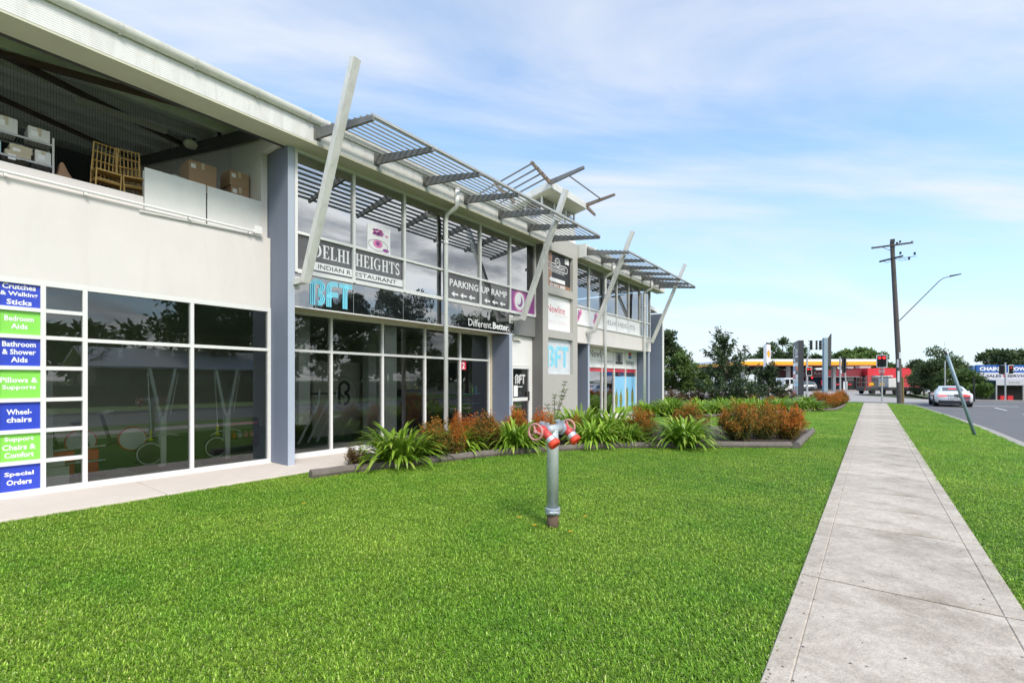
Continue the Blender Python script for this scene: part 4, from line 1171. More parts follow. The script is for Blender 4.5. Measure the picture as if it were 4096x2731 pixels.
def carton(label, x0, x1, y0, y1, z0, z1, mat, tape=True):
    t = thing("carton", label, "box", ((x0+x1)/2,(y0+y1)/2,z0), group=BG)
    bx(x0,x1,y0,y1,z0,z1).build("body", mat, t, bevel=.006)
    m = MB(); ym = (y0+y1)/2
    m.box(x0-.002,x1+.0025,ym-.025,ym+.025,z1+.0005,z1+.002); m.box(x1+.0005,x1+.002,ym-.025,ym+.025,z1-.12,z1+.0005); m.build("tape", "soffit_tan", t)
    bx(x1+.0006,x1+.0022,y0+.03,y0+.11,z1-.14,z1-.06).build("paper_label", "print_white", t)
    return t
carton("large white box at the left end of the wire shelf's top tier", -10.45,-10.12,.62,.95,5.302,5.52,"box_white")
carton("second white box beside the large one on the top tier", -10.45,-10.12,.96,1.20,5.302,5.52,"box_white")
carton("low wide white box at the right end of the top tier", -10.45,-10.12,1.31,1.55,5.302,5.49,"box_white")
carton("white box with a blue side on the wire shelf's lower tier", -10.45,-10.12,.70,1.03,4.972,5.14,"box_white")
bx(-10.118,-10.115,.97,1.025,4.985,5.13).build("blue_print", "print_cyan", [o for o in bpy.data.objects if o.get("label","").startswith("white box with a blue")][0])
carton("flat pinkish carton lying on the lower tier", -10.45,-10.12,1.07,1.34,4.972,5.05,"soffit_tan")
carton("pale carton stacked on the flat pinkish carton", -10.45,-10.14,1.12,1.36,5.054,5.16,"soffit_tan")
carton("white box beside the shelf post on the lower tier", -10.45,-10.12,1.385,1.56,4.972,5.16,"box_white")
carton("brown cardboard box standing on the shelf behind the white panels", -10.5,-10.05,3.40,3.86,5.222,5.74,"cardboard")
carton("lower brown carton of the pair by the cream wall", -10.5,-10.05,4.12,4.46,5.222,5.50,"cardboard")
carton("upper brown carton of the pair by the cream wall", -10.5,-10.05,4.10,4.46,5.504,5.80,"cardboard")
carton("small white box on the deck edge under the stacked chairs", -9.95,-9.72,2.42,2.60,4.464,4.66,"box_white")
rack("wire shelf behind the white balustrade panels", 2.70, 4.46, -10.55, -10.0, 3.62, (4.4,5.21), 5.26)
m = MB()
for k in range(5): m.lathe([(.02,0),(.10,.02),(.12,.07),(.09,.12),(.03,.14)], (-10.2+.05*(k%2), 2.85+.12*k, 5.222+.012*k), 9, axis=(.2*(k-2),.3,1))
solid("plastic_wrap", "crumpled clear plastic wrap and bottles on the shelf", "plastic bag", "curtain", m)
m = MB(); m.box(-10.2,-10.0,3.0,3.12,5.222,5.30); m.box(-10.2,-10.0,3.14,3.34,5.222,5.28)
solid("wood_offcut", "small brown timber blocks on the shelf edge", "timber", "wood_base", m)
# paper bag
m = MB(); m.prism([(-10.3,1.58,4.4),(-10.3,1.92,4.4),(-10.3,1.86,4.75),(-10.3,1.76,4.92),(-10.3,1.70,5.06),(-10.3,1.66,5.06),(-10.3,1.64,4.9),(-10.3,1.58,4.7)], (.22,0,0))
solid("paper_bag", "crumpled brown paper bag beside the wire shelf", "bag", "bag_paper", m, bevel=.02)
# gilt bamboo-look chairs in two leaning stacks
def chair_mesh():
    t = thing("stacking_chair", "x", "chair")
    w = .40
    for x in (0, w):
        MB().tube([(0,x,0),(-.03,x,.45),(.02,x,.92)], [.013,.014,.012], 8).build("back_post", "gold_chair", t, world=False)
        MB().tube([(.40,x,0),(.39,x,.44)], .013, 8).build("leg", "gold_chair", t, world=False)
    m = MB()
    for z, dx in ((.50,-.024),(.64,-.012),(.78,.004),(.91,.019)): m.tube([(dx,.0,z),(dx,w,z)], .009, 6)
    m.build("back_rail", "gold_chair", t, world=False)
    m = MB()
    for z0, z1, d0, d1 in ((.50,.64,-.024,-.012),(.64,.78,-.012,.004),(.78,.91,.004,.019)):
        for k in range(1, 6): m.tube([(d0,w*k/6,z0),(d1,w*k/6,z1)], .006, 5)
    m.build("back_spindles", "gold_chair", t, world=False)
    m = MB(); m.box(-.03,.41,-.01,w+.01,.43,.455); m.build("seat", "gold_chair", t, world=False, bevel=.008)
    m = MB()
    for z in (.15,.28):
        m.tube([(-.01,0,z),(.395,0,z)], .008, 6); m.tube([(-.01,w,z),(.395,w,z)], .008, 6); m.tube([(.395,0,z),(.395,w,z)], .008, 6)
    m.build("stretcher", "gold_chair", t, world=False)
    return t
ch0 = chair_mesh(); first = True
for (y0, lean, nm_) in ((2.06, -2, "left"), (2.46, 5, "right")):
    for k in range(4):
        c = ch0 if first else copy_tree(ch0); first = False
        c.location = (-10.35-.07*k, y0+.012*k, 4.66-.125*k); c.rotation_euler = (math.radians(lean), math.radians(6), 0)
        c.scale = (.8,.8,1.03)
        pos = ["topmost","second","third","lowest"][k]
        tag(c, f"{pos} gilt bamboo chair in the {nm_} leaning stack on the upper deck", "chair", "gilt chairs stacked on the upper deck")
# plinth the stacks stand on
m = MB(); m.box(-10.9,-9.95,2.0,2.9,3.62,4.27); solid("low_bench", "dark bench under the stacked gilt chairs", "bench", "dark_room", m)

# ------------------------------------------------------------------ gym things behind the lower windows
def ski_trainer(x, y, label):
    t = thing("ski_trainer", label, "exercise machine", (x,y,.05), group="ski trainers behind the gym window")
    m = MB(); m.box(-.06,.06,-.045,.045,.02,.95); m.build("mast", "gym_steel", t, world=False)
    for s_ in (-1,1):
        MB().beam((0,s_*.03,.9),(0,s_*.2,1.82),.05,.05).build("arm", "gym_steel", t, world=False)
        MB().tube([(.05,s_*.24,1.75),(.06,s_*.1 if s_>0 else -.19,.95 if s_>0 else .72)], .008, 6).build("cord", "print_white", t, world=False)
    m = MB(); m.tube([(.06,-.19,.72),(.07,-.2,.55)], [.018,.02], 8); m.lathe([(.045,0),(.03,.03)], (.07,-.2,.52), 8); m.build("handle", "hi_vis", t, world=False)
    m = MB(); m.lathe([(.02,-.05),(.19,-.05),(.20,0),(.19,.05),(.02,.05)], (-.05,-.2,.27), 24, axis=(1,0,0)); m.build("fan_housing", "gym_black", t, world=False)
    m = MB(); m.torus((.02,-.2,.27), (1,0,0), .19, .012, 24, 6); m.build("fan_rim", "gym_steel", t, world=False)
    m = MB(); m.tube([(.1,-.33,.52),(.08,-.2,.59),(.08,.1,.61),(.1,.22,.58)], .012, 6); m.build("guard_rail", "gym_steel", t, world=False)
    m = MB(); m.box(-.3,.35,-.45,.35,0,.02); m.build("base", "steel_dark", t, world=False)
    return t
ski_trainer(-10.5, 3.12, "ski trainer with yellow handle, left of the pair in the big window")
ski_trainer(-10.5, 4.22, "ski trainer with yellow handle, next to the blue blade wall")
def bike(x, y, label):
    t = thing("exercise_bike", label, "exercise bike", (x,y,.05), group="exercise bikes in the gym")
    m = MB(); m.lathe([(.02,-.03),(.20,-.03),(.21,0),(.20,.03),(.02,.03)], (0,.1,.5), 28, axis=(1,0,.0)); m.build("flywheel", "disc_silver", t, world=False)
    m = MB(); m.torus((0,.1,.5), (1,0,0), .215, .012, 28, 6); m.build("flywheel_rim", "sled_red", t, world=False)
    m = MB(); m.beam((-.06,.1,.5),(-.06,-.5,.35),.04,.05); m.beam((-.06,-.2,.4),(-.06,-.35,1.0),.04,.05); m.beam((-.06,-.5,.35),(-.06,-.65,.8),.04,.04); m.box(-.3,.2,-.62,-.56,0,.04); m.box(-.3,.2,.2,.26,0,.04); m.beam((-.06,.23,.02),(-.06,.1,.5),.04,.04); m.beam((-.06,-.6,.02),(-.06,-.5,.35),.04,.04)
    m.build("frame", "gym_black", t, world=False)
    m = MB(); m.tube([(-.2,-.35,1.0),(-.2,-.2,1.05)], .014, 6); m.tube([(.1,-.35,1.0),(.1,-.2,1.05)], .014, 6); m.tube([(-.2,-.35,1.0),(.1,-.35,1.0)], .014, 6); m.build("handlebar", "print_white", t, world=False)
    m = MB(); m.box(-.14,.02,-.76,-.55,.8,.86); m.build("saddle", "gym_black", t, world=False, bevel=.02)
bike(-11.2, 2.75, "exercise bike with silver flywheel nearest the ski trainers"); bike(-11.4, 2.05, "exercise bike behind the narrow window columns")
t = thing("weight_sled", "red padded weight box with steel bars on the gym floor", "gym equipment", (-10.5,1.95,.05))
for z in (.12,.33): bx(-10.65,-10.35,1.66,2.18,z,z+.18).build("pad", "sled_red", t, bevel=.02)
m = MB(); m.box(-10.34,-10.31,1.87,1.96,.05,.56); m.build("post", "gym_black", t); lettering(t, "VAT", -10.305, 1.875, 1.955, .3, .36, "print_white")
m = MB(); m.tube([(-10.32,1.6,.54),(-10.32,2.26,.56)],.014,6); m.tube([(-10.32,1.6,.31),(-10.32,2.26,.32)],.014,6); m.build("bar", "gym_steel", t)
bx(-10.7,-10.28,1.6,2.26,.05,.1).build("base", "gym_black", t)
t = thing("kettlebell_rack", "black steel rack carrying the coloured kettlebells", "rack", (-12,5.1,.05))
for y in (4.72,5.5): bx(-12.2,-11.9,y-.02,y+.02,.05,.75).build("upright", "gym_black", t)
bx(-12.2,-11.9,4.74,5.48,.26,.29).build("shelf", "gym_black", t); bx(-12.2,-11.9,4.74,5.48,.62,.65).build("shelf", "sled_red", t)
for k, (mt, cn) in enumerate((("hi_vis","yellow"),("kettle_orange","orange"),("kettle_grey","pale grey"),("kettle_pink","left pink"),("kettle_pink","right pink"))):
    y = 4.84+.135*k
    t = thing("kettlebell", f"{cn} kettlebell on the black rack behind the gym window", "kettlebell", (-12.0,y,.29), group="kettlebells on the rack")
    m = MB(); m.lathe([(.03,0),(.05,.01),(.062,.06),(.05,.105),(.02,.12)], (0,0,0), 14); m.build("bell", mt, t, world=False, smooth=True)
    m = MB(); m.torus((0,0,.135), (1,0,0), .032, .008, 14, 6); m.build("handle", mt, t, world=False)
for k, (y, w_) in enumerate(((2.12,"leftmost"),(2.45,"second from left"),(2.98,"third from left"),(3.22,"rightmost"))):
    t = thing("hanging_strap", f"{w_} white chain hook hanging above the gym machines", "strap", (-10.3,y,2.1), group="chain hooks on the gym ceiling")
    MB().tube([(-10.3,y+.06,2.45),(-10.3,y+.05,2.3),(-10.3,y,2.2)], .009, 6).build("strap", "galv", t)
    m = MB()
    for j in range(2+(k==1)): m.torus((-10.3,y,2.175-.055*j), (1,0,0), .022, .006, 12, 6)
    m.build("chain", "print_white", t)
for k, (y, nm_) in enumerate(((8.72,"left"),(8.98,"right"))):
    t = thing("trophy_cup", f"{nm_} of the two gold trophy cups inside the gym", "trophy", (-10.2,y,1.42), group="trophies inside the gym")
    bx(-10.25,-10.15,y-.06,y+.06,1.42,1.49).build("plinth", "wood_base", t)
    m = MB(); m.lathe([(.03,1.49),(.012,1.53),(.012,1.6),(.04,1.63),(.06,1.70),(.065,1.76)], (-10.2,y,0), 14); m.build("cup", "trophy_gold", t, smooth=True)
    for s_ in (-1,1): m = MB(); m.torus((-10.2,y+s_*.07,1.70), (1,0,0), .03, .006, 12, 6); m.build("handle", "trophy_gold", t)
m = MB(); m.box(-10.45,-10.1,8.45,9.25,.05,1.418); solid("display_cabinet", "dark cabinet under the two trophy cups", "cabinet", "dark_room", m)
t = thing("retail_shelf", "dark shelf unit with light blue edges beside the gym's end wall", "shelf", (-10.1,10.9,.05))
for z in (.55,.95,1.25):
    bx(-10.4,-9.9,10.3,11.4,z-.02,z).build("shelf", "print_dark", t); bx(-9.899,-9.89,10.3,11.4,z-.018,z-.002).build("edge", "print_cyan" if z > .6 else "print_white", t)
bx(-10.42,-10.40,10.3,11.4,.05,2.2).build("back", "print_dark", t)
for k, (y, mt, cn) in enumerate(((11.12,"vinyl_green","green"),(11.28,"print_cyan","light blue"))):
    m = MB(); m.lathe([(.03,0),(.032,.01),(.032,.16),(.015,.19),(.014,.23)], (-9.98,y,1.252), 12)
    solid("drink_bottle", f"{cn} drink bottle on the retail shelf", "bottle", mt, m, group="bottles on the retail shelf")
m = MB(); m.box(-9.9,-9.86,1.42,1.54,.48,1.82); solid("display_board", "white upright board behind the narrow window panes", "board", "box_white", m)
m = MB(); m.box(-10.4,-10.0,1.42,1.75,.05,.32); m.box(-10.4,-10.0,1.5,1.7,.33,.40); solid("gym_bench", "low grey bench behind the lowest narrow pane", "bench", "gym_steel", m)
# barbell machines by the round emblem
t = thing("weight_machine", "chrome frame weight machine in front of the round emblem", "exercise machine", (-11.2,6.9,.05))
for k, y in enumerate((6.6,6.85,7.1)): m = MB(); m.beam((-11.6,y-.25,.05),(-11.2,y+.1,1.15),.05,.05); m.build("rail", "gym_steel", t)
m = MB(); m.tube([(-11.3,5.9,1.25),(-11.3,6.2,1.32),(-11.3,7.3,1.32),(-11.3,7.45,1.2)], .02, 8); m.build("handlebar", "gym_black", t)
for y in (6.1,6.7,7.2): m = MB(); m.tube([(-11.28,y,1.1),(-11.26,y+.03,1.42)], .022, 8); m.build("grip", "print_white", t)

# ------------------------------------------------------------------ fire hydrant booster on the lawn
HX, HY = -2.877, 4.562
h = thing("fire_hydrant", "galvanised twin outlet fire hydrant standpipe with red valves on the lawn", "hydrant", (HX,HY,0))
MB().lathe([(.066,-.05),(.066,.15)], (0,0,0), 20).build("base_pipe", "rust", h, world=False, smooth=True)
m = MB(); m.lathe([(.066,.15),(.084,.155),(.086,.175),(.078,.18),(.078,.19),(.086,.195),(.086,.215),(.07,.222)], (0,0,0), 24)
for a in (-.9,2.2): m.box(.075*math.cos(a)-.025,.075*math.cos(a)+.025,.075*math.sin(a)-.025,.075*math.sin(a)+.025,.165,.205); m.tube([(.1*math.cos(a)-.045*math.sin(a),.1*math.sin(a)+.045*math.cos(a),.186),(.1*math.cos(a)+.045*math.sin(a),.1*math.sin(a)-.045*math.cos(a),.186)], .011, 6)
m.build("coupling", "hydrant_cast", h, world=False)
MB().lathe([(.067,.222),(.067,.93),(.062,1.10)], (0,0,0), 24).build("standpipe", "hydrant_galv", h, world=False, smooth=True)
m = MB(); m.tube([(0,-.17,1.10),(0,.17,1.10)], .054, 18); m.build("tee", "hydrant_galv", h, world=False, smooth=True)
m = MB()
for z in (.95,): m.lathe([(.068,.925),(.078,.93),(.078,.96),(.068,.965)], (0,0,0), 20)
for s_ in (-1,1):
    m.lathe([(.054,-.025),(.072,-.022),(.074,0),(.072,.022),(.054,.025)], (0,s_*.165,1.10), 20, axis=(0,1,0))
    m.box(-.05,-.02,s_*.165-.02,s_*.165+.02,1.165,1.20); m.tube([(-.035,s_*.165-.045,1.185),(-.035,s_*.165+.045,1.185)], .012, 6)
    m.box(.02,.05,s_*.165-.02,s_*.165+.02,1.16,1.19)
m.build("flange", "hydrant_cast", h, world=False)
for s_ in (-1,1):
    y = s_*.225
    m = MB(); m.lathe([(.05,-.045),(.062,-.03),(.064,.02),(.05,.045),(.03,.055)], (0,y,1.10), 18, axis=(0,s_,0))
    m.tube([(.0,y,1.10),(.075,y,1.06),(.11,y,1.02)], [.05,.048,.05], 16); m.build("valve", "hydrant_red", h, world=False, smooth=True)
    m = MB(); m.tube([(0,y,1.10),(0,y+s_*.125,1.10)], .014, 8); m.build("valve_stem", "hydrant_red", h, world=False)
    m = MB(); m.torus((0,y+s_*.12,1.10), (0,1,0), .086, .013, 28, 8)
    for k in range(3):
        a = math.radians(90+120*k+15); m.tube([(0,y+s_*.12,1.10),(.082*math.cos(a),y+s_*.12,1.10+.082*math.sin(a))], [.015,.010], 6)
    m.lathe([(.022,-.015),(.022,.018)], (0,y+s_*.12,1.10), 10, axis=(0,s_,0)); m.build("handwheel", "hydrant_pink", h, world=False, smooth=True)
    ax = Vector((1,0,-.95)).normalized(); c0 = Vector((.10,y,1.03))
    m = MB(); m.lathe([(.052,0),(.062,.006),(.062,.05),(.056,.055)], c0, 22, axis=ax); m.build("outlet_ring", "alu", h, world=False, smooth=False)
    m = MB(); m.lathe([(.056,.055),(.066,.058),(.067,.10),(.056,.112),(.05,.112),(.045,.096),(.0,.096)], c0, 22, axis=ax, cap=False)
    r_ = ax.cross(Vector((0,1,0))).normalized(); m.beam(c0+ax*.104-r_*.045, c0+ax*.104+r_*.045, .018, .016, up=(0,1,0)); m.build("outlet_cap", "hydrant_orange", h, world=False)
# ------------------------------------------------------------------ plants
def leaf(m, p, d, L, w, tone, nrm=None, fold=0.0):
    """one pointed leaf: two triangles sharing the midrib"""
    p, d = Vector(p), Vector(d).normalized()
    n = Vector(nrm) if nrm is not None else Vector((0,0,1))
    s = d.cross(n)
    if s.length < 1e-3: s = d.cross(Vector((1,0,0)))
    s.normalize(); up = s.cross(d)
    o = len(m.v); mid = p + d*(L*.45)
    m.v += [tuple(p), tuple(mid + s*w*.5 + up*fold*w), tuple(p + d*L), tuple(mid - s*w*.5 + up*fold*w)]
    m.f += [(o,o+1,o+2,o+3)]
    m.t += [tone*.85, tone, tone, tone]
def rdir(r, zb=0.0):
    while True:
        v = Vector((r.uniform(-1,1), r.uniform(-1,1), r.uniform(-1,1)))
        if .05 < v.length < 1: break
    v.normalize(); v.z += zb
    return v.normalized()
def agapanthus_mesh(seed):
    r = random.Random(seed); m = MB()
    for k in range(340):
        a = r.random()*6.283; q = .34*math.sqrt(r.random()); b = Vector((q*math.cos(a), q*math.sin(a), 0.02))
        yaw = a + r.gauss(0,.55); L = r.uniform(.65,1.05); w = r.uniform(.022,.036); e0 = r.uniform(.95,1.5) if k % 2 else r.uniform(.45,1.05)
        droop = r.uniform(1.2,2.9); tone = min(1,max(0,r.gauss(.5,.26))); n = 7
        o = len(m.v); p = b.copy(); e = e0
        s = Vector((-math.sin(yaw), math.cos(yaw), 0))
        for i in range(n+1):
            t = i/n; ww = w*(1-.15*t) if t < .8 else w*(1-t)*4.2+.0006
            up = Vector((-math.sin(e)*math.cos(yaw), -math.sin(e)*math.sin(yaw), math.cos(e)))
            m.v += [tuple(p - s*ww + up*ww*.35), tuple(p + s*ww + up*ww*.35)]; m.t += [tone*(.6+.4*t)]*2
            p = p + Vector((math.cos(e)*math.cos(yaw), math.cos(e)*math.sin(yaw), math.sin(e)))*(L/n); e -= droop/n*(.35+1.1*t)
            if p.z < .02: p.z = .02
        for i in range(n): m.f.append((o+2*i,o+2*i+1,o+2*i+3,o+2*i+2))
    me = m.mesh("agapanthus"); me.materials.append(MAT["aga_leaf"])
    return me
def nandina_meshes(seed, mat, n_cane=66, dens=62, rad=.54, ht=.95):
    """canes with airy sprays of small leaflets; new growth at the tips is orange"""
    r = random.Random(seed); lm, cm = MB(), MB()
    for c in range(n_cane):
        a = r.random()*6.283; q = rad*math.sqrt(r.random()); tx, ty = q*math.cos(a), q*math.sin(a)
        top = ht*(1-.55*(q/rad)**2.2)*r.uniform(.66,1.03); bx_, by_ = tx*.28, ty*.28
        cm.tube([(bx_,by_,0),(bx_*.6+tx*.4,by_*.6+ty*.4,top*.5),(tx,ty,top*.93)], [.006,.005,.003], 4, caps=False)
        ci = r.random()*.24
        for k in range(dens):
            z = top*(1-.88*r.random()**1.25); f = z/top
            out = rdir(r, .25); spread = .10+.07*(1-f)
            base = Vector((bx_+(tx-bx_)*f, by_+(ty-by_)*f, z)) + out*spread*r.random()
            new = max(0,(z/top-.48)*1.25)*(.55+.6*z/ht)
            for j in range(3):
                d = (out*.7 + rdir(r,.1)*.8); tone = min(1,max(0,.10+ci*.8+new*.72+r.gauss(0,.16)))
                leaf(lm, base+out*.012*j, d, r.uniform(.040,.070), r.uniform(.014,.024), tone, rdir(r,.6), .1)
    a = lm.mesh("foliage"); a.materials.append(MAT[mat]); b = cm.mesh("stems"); b.materials.append(MAT["bark"])
    return a, b
def plant(name, label, cat, parts, loc, rz, s, group=None):
    t = thing(name, label, cat, loc, rz, group); t.scale = s
    for nm_, me in parts:
        o = bpy.data.objects.new(nm_, me); col.objects.link(o); o.parent = t
    return t
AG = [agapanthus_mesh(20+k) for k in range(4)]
ND = [nandina_meshes(40+k, "nandina_leaf") for k in range(4)]
NB = [nandina_meshes(60+k, "nandina_brown", 50, 44) for k in range(2)]
rv = random.Random(77)
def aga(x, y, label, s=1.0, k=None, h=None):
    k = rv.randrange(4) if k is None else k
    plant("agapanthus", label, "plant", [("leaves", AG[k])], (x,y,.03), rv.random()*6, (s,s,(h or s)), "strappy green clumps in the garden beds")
def nan(x, y, label, w=1.0, h=1.0, k=None, src=None):
    a, b = (src or ND)[rv.randrange(len(src or ND)) if k is None else k]
    plant("nandina_shrub", label, "shrub", [("foliage", a), ("stems", b)], (x,y,.03), rv.random()*6, (w,w,h), "orange and bronze shrubs in the garden beds")
# front bed, from the near end to the path
nan(-7.75,5.40,"small brown twiggy shrub at the near end of the log edging", .52,.46,src=NB)
aga(-7.38,6.10,"large strappy green clump nearest the gym windows", 1.0, 0, .98)
nan(-7.28,7.02,"green and rust shrub leaning over the first strappy clump", .95,.90, 0)
nan(-7.0,7.35,"tall sparse orange sprig behind the green and rust shrub", .35,1.0, 1)
aga(-7.45,7.75,"low strappy clump tucked behind the green and rust shrub", .8, 1, .8)
nan(-7.05,8.25,"upright orange shrub in front of the white downpipe", .80,.95, 1)
nan(-7.7,8.6,"orange shrub close against the white downpipe", .6,.85, 2)
aga(-6.65,8.85,"strappy clump between two upright orange shrubs", .92, 2, .95)
nan(-7.65,10.3,"orange shrub in front of the blue entrance blade wall", .7,1.0, 3)
nan(-6.4,9.75,"tall orange shrub just left of the fire hydrant", .72,1.02, 2)
aga(-6.6,11.9,"broad strappy clump in front of the grey tower", 1.15, 1, 1.15)
aga(-5.55,10.72,"strappy clump directly behind the hydrant's right outlet", .92, 3, .88)
aga(-5.75,12.1,"strappy clump below the downpipe of the right wing", 1.12, 0, 1.1)
aga(-4.95,11.4,"small strappy clump against the log edging", .65, 2, .75)
nan(-6.2,11.0,"low orange sprig among the strappy clumps", .4,.8, 0)
nan(-4.95,12.35,"rusty shrub right of the strappy clumps", .85,.98, 3)
aga(-3.75,11.95,"bright strappy clump spilling over the log edging", .98, 2, 1.0)
nan(-4.15,13.9,"wide orange shrub behind the spilling strappy clump", 1.15,1.02, 1)
nan(-2.95,14.1,"large green and red shrub on the bare soil", 1.02,1.16, 0)
nan(-2.45,14.75,"red tipped shrub beside the large green one", .85,1.15, 2)
nan(-1.92,15.2,"golden orange shrub at the corner of the log edging", .98,1.05, 3)
# far bed
k_ = 0
far_aga = [(-8.3,21.3,"by the dark blue end wall"),(-7.5,22.2,"second from the dark blue end wall"),(-6.6,22.6,"third from the dark blue end wall"),(-5.9,24.0,"on the lawn edge of the far bed"),(-6.9,24.6,"in the middle of the far bed"),(-5.3,25.6,"below the dark leaved tree"),(-4.6,27.0,"right of the dark leaved tree"),(-4.0,28.3,"midway along the far log edging"),(-3.4,29.6,"near the far bed's bend"),(-2.8,30.6,"at the bend of the far log edging"),(-5.4,28.6,"behind the far bed's middle"),(-6.3,27.0,"in front of the dark leaved tree"),(-8.2,24.2,"low behind the end wall clumps"),(-9.2,26.6,"at the back beside the end wall"),(-4.2,32.5,"in the back row toward the pylon sign"),(-3.2,34.2,"in the back row near the path")]
for x, y, w_ in far_aga: aga(x, y, f"strappy green clump {w_}", rv.uniform(.9,1.15), None, rv.uniform(.85,1.05))
far_nan = [(-2.1,32.2,.95,1.0,"at the front corner of the far bed"),(-1.85,34.2,.9,.95,"second along the far bed beside the path"),(-1.75,36.4,.95,1.0,"third along the far bed beside the path"),(-1.7,38.8,.95,1.05,"fourth along the far bed beside the path"),(-1.75,41.0,.9,1.0,"last along the far bed beside the path"),(-2.9,37.5,.95,.9,"in the second row by the path"),(-3.1,40.2,1.0,1.0,"at the far end of the second row"),(-4.6,31.0,.6,.75,"low between the far strappy clumps"),(-7.6,26.0,.8,.7,"low behind the end wall's strappy clumps"),(-5.2,33.6,.9,.7,"under the bushy small tree")]
for x, y, w, h_, lab in far_nan: nan(x, y, f"orange shrub {lab}", w, h_)
for k, (x, y) in enumerate(((-10.4,31.0),(-9.4,32.6),(-8.4,34.0),(-11.6,30.0),(-7.2,35.2),(-12.4,28.4),(-5.2,40.4))):
    nan(x, y, f"low reddish brown hedge shrub, {['second','third','fourth','','fifth','nearest','rightmost'][k]} behind the dark leaved tree" if k != 3 else "leftmost low reddish brown hedge shrub past the end wall", 1.7,1.15, src=NB)
nan(-6.2,33.2,"rounded olive green and gold shrub below the bushy small tree", 1.2,.9, 0)

# open shrub with whorls of leaves in front of the tower
t = thing("whorled_shrub", "thin open shrub with whorled leaves in front of the grey tower", "shrub", (-7.85,12.55,.03))
sm, lm = MB(), MB(); r = random.Random(9)
tips = [(.0,.0,1.15),(.22,.30,1.32),(-.05,-.35,.85),(.1,.45,1.55),(-.1,.15,.95),(.18,-.18,.62),(.0,.5,1.1),(.05,-.5,.55)]
for x, y, z in tips:
    sm.tube([(0,0,0),(x*.3,y*.35,z*.5),(x,y,z)], [.014,.011,.006], 5)
    for kk in range(4):
        zz = z-.09*kk*(1 if kk < 2 else 1.6); f = zz/z; c = Vector((x*f*(.3+.7*f)+0, y*f*(.35+.65*f), zz))
        for j in range(7):
            a = j*.9+kk; d = Vector((math.cos(a), math.sin(a), r.uniform(.1,.8))); leaf(lm, c, d, r.uniform(.09,.15), .035, r.uniform(.2,1), rdir(r,.5))
sm.build("stems", "bark", t, world=False); lm.build("foliage", "pale_leaf", t, world=False)

# ---- trees
def tree(name, label, loc, H, crown, nleaf, L, mat, seed=1, trunk_r=.12, clear=.3, clumps=14, group=None, droop=0., limbs=8, cat="tree", stems=1, hollow=.35):
    """crown = (rx, ry, z0, z1); leaves gathered in clumps so that gaps show between them"""
    r = random.Random(seed); t = thing(name, label, cat, loc, 0, group)
    rx, ry, z0, z1 = crown; tm, lm = MB(), MB(); cl = []
    zc = (z0+z1)/2; rzv = (z1-z0)/2
    for k in range(clumps):
        v = rdir(r, .1); q = r.uniform(hollow,1.0); c = Vector((v.x*rx*q, v.y*ry*q, zc+v.z*rzv*q)); cl.append((c, r.uniform(.26,.48)*min(rx,rzv)*1.0, r.uniform(-.12,.16)))
    for s_ in range(stems):
        ox, oy = (r.uniform(-.2,.2), r.uniform(-.2,.2)) if stems > 1 else (0,0)
        tm.tube([(ox,oy,-.05),(ox*1.3+r.uniform(-.05,.05),oy*1.3,clear*H),(ox*2,oy*2+r.uniform(-.1,.1),H*.62),(ox*2.5,oy*2.5,H*.85)], [trunk_r,trunk_r*.8,trunk_r*.45,trunk_r*.15], 8)
    for k in range(min(limbs, len(cl))):
        c = cl[k][0]; zb = max(clear*H*.7, min(c.z*.7, H*.6)); p0 = Vector((0,0,zb))
        tm.tube([p0, p0*.5+c*.5+Vector((0,0,.08*H*r.uniform(-.3,1))), c], [trunk_r*.4,trunk_r*.25,trunk_r*.08], 6)
    per = max(1, nleaf//len(cl))
    for c, cr, ct in cl:
        for i in range(per):
            v = rdir(r, .05); q = r.random()**.45
            p = c + Vector((v.x, v.y, v.z*.8))*(cr*q)
            d = rdir(r, -droop) + v*.5
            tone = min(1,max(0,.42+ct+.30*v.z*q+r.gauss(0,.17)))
            leaf(lm, p, d, L*r.uniform(.6,1.25), L*r.uniform(.32,.55), tone, rdir(r,.6), .08)
    tm.build("trunk", "bark", t, world=False); lm.build("crown", mat, t, world=False)
    return t
# the dark leaved small tree in the far bed: branches with leaf bunches along them
def branchy(name, label, loc, seed, H, spread, nb, L, mat, cat="tree"):
    r = random.Random(seed); t = thing(name, label, cat, loc); tm, lm = MB(), MB()
    tm.tube([(0,0,-.05),(.04,.02,H*.35),(.0,.05,H*.7),(.06,.0,H*.97)], [.06,.05,.03,.01], 7)
    for b in range(nb):
        f = r.random(); z0 = H*(.08+.72*f); a = b*2.4+r.uniform(-.4,.4); reach = spread*(1.0-.72*f**1.3)*r.uniform(.55,1.08); rise = H*r.uniform(.06,.24)
        p0 = Vector((0,0,z0)); p2 = Vector((math.cos(a)*reach, math.sin(a)*reach, z0+rise)); p1 = p0*.5+p2*.5+Vector((0,0,-.05*reach))
        tm.tube([p0,p1,p2], [.022,.014,.006], 5)
        n = int(34+40*reach/spread)
        for i in range(n):
            u = r.uniform(.18,1.03); c = p0*(1-u)**2+p1*2*u*(1-u)+p2*u*u
            c = c + rdir(r)*r.uniform(.0,.16)
            d = (p2-p0).normalized()*.4+rdir(r,-.15)
            leaf(lm, c, d, L*r.uniform(.6,1.2), L*r.uniform(.28,.42), min(1,max(0,r.gauss(.42,.25))), rdir(r,.5), .1)
    tm.build("trunk", "bark", t, world=False); lm.build("crown", mat, t, world=False)
    return t
branchy("dark_leaved_tree", "dark leaved small open tree in front of the service station canopy", (-7.3,31.6,.03), 4, 4.95, 2.05, 80, .25, "dark_leaf")
branchy("bushy_tree", "low bushy dark tree left of the grey pylon sign", (-5.9,38.0,.03), 8, 2.95, 1.5, 60, .23, "dark_leaf")
